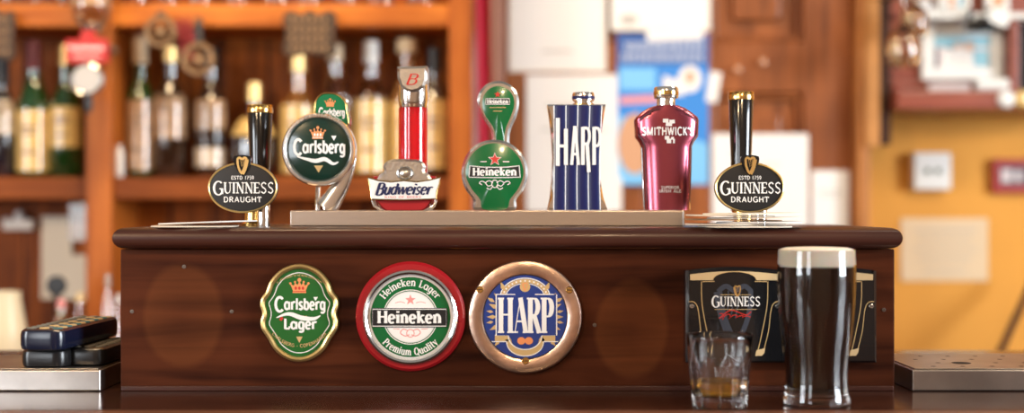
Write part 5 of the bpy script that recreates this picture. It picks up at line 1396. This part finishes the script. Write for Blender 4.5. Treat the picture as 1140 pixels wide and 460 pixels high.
for (a, m1, lab) in ((1119.5, M_plw, 'white round rosette on the cabinet bottom rail'), (1138, M_lab_y, 'yellow round rosette at the right picture edge on the rail')):
    p = at(a, 110.5, dC - .0005)
    m = MB().lathe([(0, 0), (.019, 0), (.020, .004), (.014, .010), (0, .012)], seg=32); m.v = [(v[0], -v[2], v[1]) for v in m.v]
    o = m.build('rosette', m1); o.location = (p.x, p.y, p.z); tag(o, lab, 'rosette', 'rosettes on the cabinet rail')
# hanging balloon glasses
dG = 2.90; sG = dG / F
rk = thing('glass_rack', 'metal rack rail above the hanging stemmed glasses', 'rack', at(1008, -12, dG))
MB().tube([(-.0135, -.10, 0), (-.0135, .16, 0)], .004, 10).build('rail', M_brassold, rk); MB().tube([(.0065, -.10, 0), (.0065, .16, 0)], .004, 10).build('rail', M_brassold, rk)
MB().box(-.03, .10, .10, .112, -.004, .004).build('bracket', M_brassold, rk, smooth=0)
def hung(px, d, y_foot, y_rim, R, label):
    s = d / F; p = at(px, y_rim, d); H = (y_rim - y_foot) * s
    t = thing('hanging_glass', label, 'wine glass', p, 'stemmed glasses hanging upside down')
    MB().lathe([(R * .78, 0), (R * .95, H * .12), (R, H * .26), (R * .86, H * .42), (R * .45, H * .54), (.0045, H * .60), (.0038, H * .8), (.005, H * .95), (R * .85, H * .985), (R * .86, H), (0, H)] , seg=36).build('bowl', M_amberglass, t, smooth=60)
    MB().lathe([(R * .75, .0005), (R * .92, H * .12), (R * .97, H * .26), (R * .83, H * .42), (R * .4, H * .53), (0, H * .56)], seg=36).build('bowl_inside', M_amberglass, t, smooth=60)
hung(1006, 2.90, -8, 74, .036, 'stemmed glass hanging nearest beside the wall cabinet')
hung(1019, 2.94, -22, 40, .028, 'smaller stemmed glass hanging behind the nearest one')

# ================================================================== YELLOW WALL FITTINGS
dW = 3.218
def wallbox(name, label, cat, x0, y0, x1, y1, depth, m, bevel=.003):
    p = at((x0 + x1) / 2, (y0 + y1) / 2, dW - depth); s = (dW - depth) / F
    t = thing(name, label, cat, p); w, h = (x1 - x0) / 2 * s, (y1 - y0) / 2 * s
    MB().box(-w, w, 0, depth, -h, h).build('body', m, t, smooth=0, bevel=bevel)
    return t, w, h
t, w, h = wallbox('wall_switch', 'white square switch plate with two dark buttons on yellow wall', 'switch', 1018, 170, 1059, 211, .035, M_plw)
for a in (-.3, .28):
    m = MB(); m.plate(ell(a * w, 0, .0075, n=20), -.003, .001, 0, bev=.001); m.build('button', mat('switch_green', (.09, .12, .08), .4), t)
t, w, h = wallbox('red_framed_picture', 'small red framed picture at the right edge of yellow wall', 'picture', 1106, 177, 1156, 215, .02, mat('red_frame', (.34, .02, .02), .35))
m = MB(); m.box(-w * .72, w * .72, -.0012, .0, -h * .55, h * .55); m.build('print', M_photo, t, smooth=0)
m = MB(); m.box(-w * .66, -w * .2, -.0020, -.0013, -h * .35, h * .4); m.box(-w * .05, w * .25, -.0020, -.0013, -h * .3, h * .3); m.build('pale_figure', M_photop, t, smooth=0)
sheet('wall_notice', 'pale notice with faint text on the yellow wall', 'notice', 1003, 243, 1100, 313, dW - .002, mat('faded_paper', (.66, .50, .32), .7), None, lines=[(.6, .7, .004), (.3, .6, .003), (0, .72, .003), (-.3, .6, .003), (-.65, .5, .003)], curl=.002)
a, b = at(1108, 404, 3.0), at(1150, 312, 3.13)
o = MB(); dv = b - a; a2 = a - dv * ((a.z - .01) / dv.z)
o.tube([a2 - a2, (b - a2) * .5, b - a2], .0085, 12)
o = o.build('leaning_stick', M_board); o.location = a2
tag(o, 'dark stick leaning on the yellow wall at lower right', 'stick')

# ================================================================== LIGHT
def area(name, loc, target, sx, sy, power, col, spread=180):
    l = bpy.data.lights.new(name, 'AREA'); l.shape = 'RECTANGLE'; l.size = sx; l.size_y = sy; l.energy = power; l.color = col
    l.spread = math.radians(spread)
    o = bpy.data.objects.new(name, l); COL.objects.link(o); o.location = loc
    o.rotation_euler = (Vector(target) - Vector(loc)).to_track_quat('-Z', 'Y').to_euler()
    return o
area('daylight_front', (-2.95, wy0 - .02, 1.75), (-2.95, 0, 1.45), 1.2, 1.4, 70, (.90, .95, 1.0))
area('daylight_left', (-3.98, -2.2, 1.75), (0, -.2, 1.3), 1.3, 1.4, 110, (.90, .95, 1.0))
area('daylight_side', (3.98, -1.55, 1.8), (0, -.2, 1.3), 1.5, 1.5, 260, (.86, .93, 1.0))
area('shelf_lamp', (-.65, .75, 2.55), (-.55, 1.5, 1.5), .5, .2, 18, (1.0, .70, .40))
area('wall_fill_light', (1.5, .1, 2.6), (1.1, 1.7, 1.0), .6, .3, 15, (1.0, .84, .62))  # unseen lamp added to brighten the yellow wall
for (x_, y_, z_, pw) in ((-1.1, -1.7, 2.2, 50), (.25, -2.0, 2.3, 50)):
    l = bpy.data.lights.new('pendant_lamp', 'POINT'); l.energy = pw; l.color = (1, .70, .40); l.shadow_soft_size = .04
    o = bpy.data.objects.new('pendant_lamp', l); COL.objects.link(o); o.location = (x_, y_, z_)
w = bpy.data.worlds.new('room_air'); sc.world = w; w.use_nodes = True
bg = w.node_tree.nodes['Background']; bg.inputs['Color'].default_value = (1.0, .90, .80, 1); bg.inputs['Strength'].default_value = .25

# ================================================================== CAMERA
cam = bpy.data.cameras.new('camera'); co = bpy.data.objects.new('camera', cam); COL.objects.link(co)
co.location = (0, CAMY, CAMZ); co.rotation_euler = (PI / 2, 0, 0)
cam.sensor_width = 36; cam.lens = F / 1140 * 36
cam.clip_start = .05
cam.dof.use_dof = True; cam.dof.focus_distance = 1.54; cam.dof.aperture_fstop = (cam.lens / 1000) / .026
sc.camera = co
sc.view_settings.view_transform = 'Standard'; sc.view_settings.look = 'None'; sc.view_settings.gamma = 1
sc.view_settings.use_curve_mapping = False; sc.view_settings.exposure = .1
try:
    sc.cycles.use_denoising = True
    sc.cycles.max_bounces = 14; sc.cycles.transmission_bounces = 10; sc.cycles.transparent_max_bounces = 8
    sc.cycles.sample_clamp_indirect = 6
    sc.cycles.caustics_reflective = False; sc.cycles.caustics_refractive = True
except Exception: pass
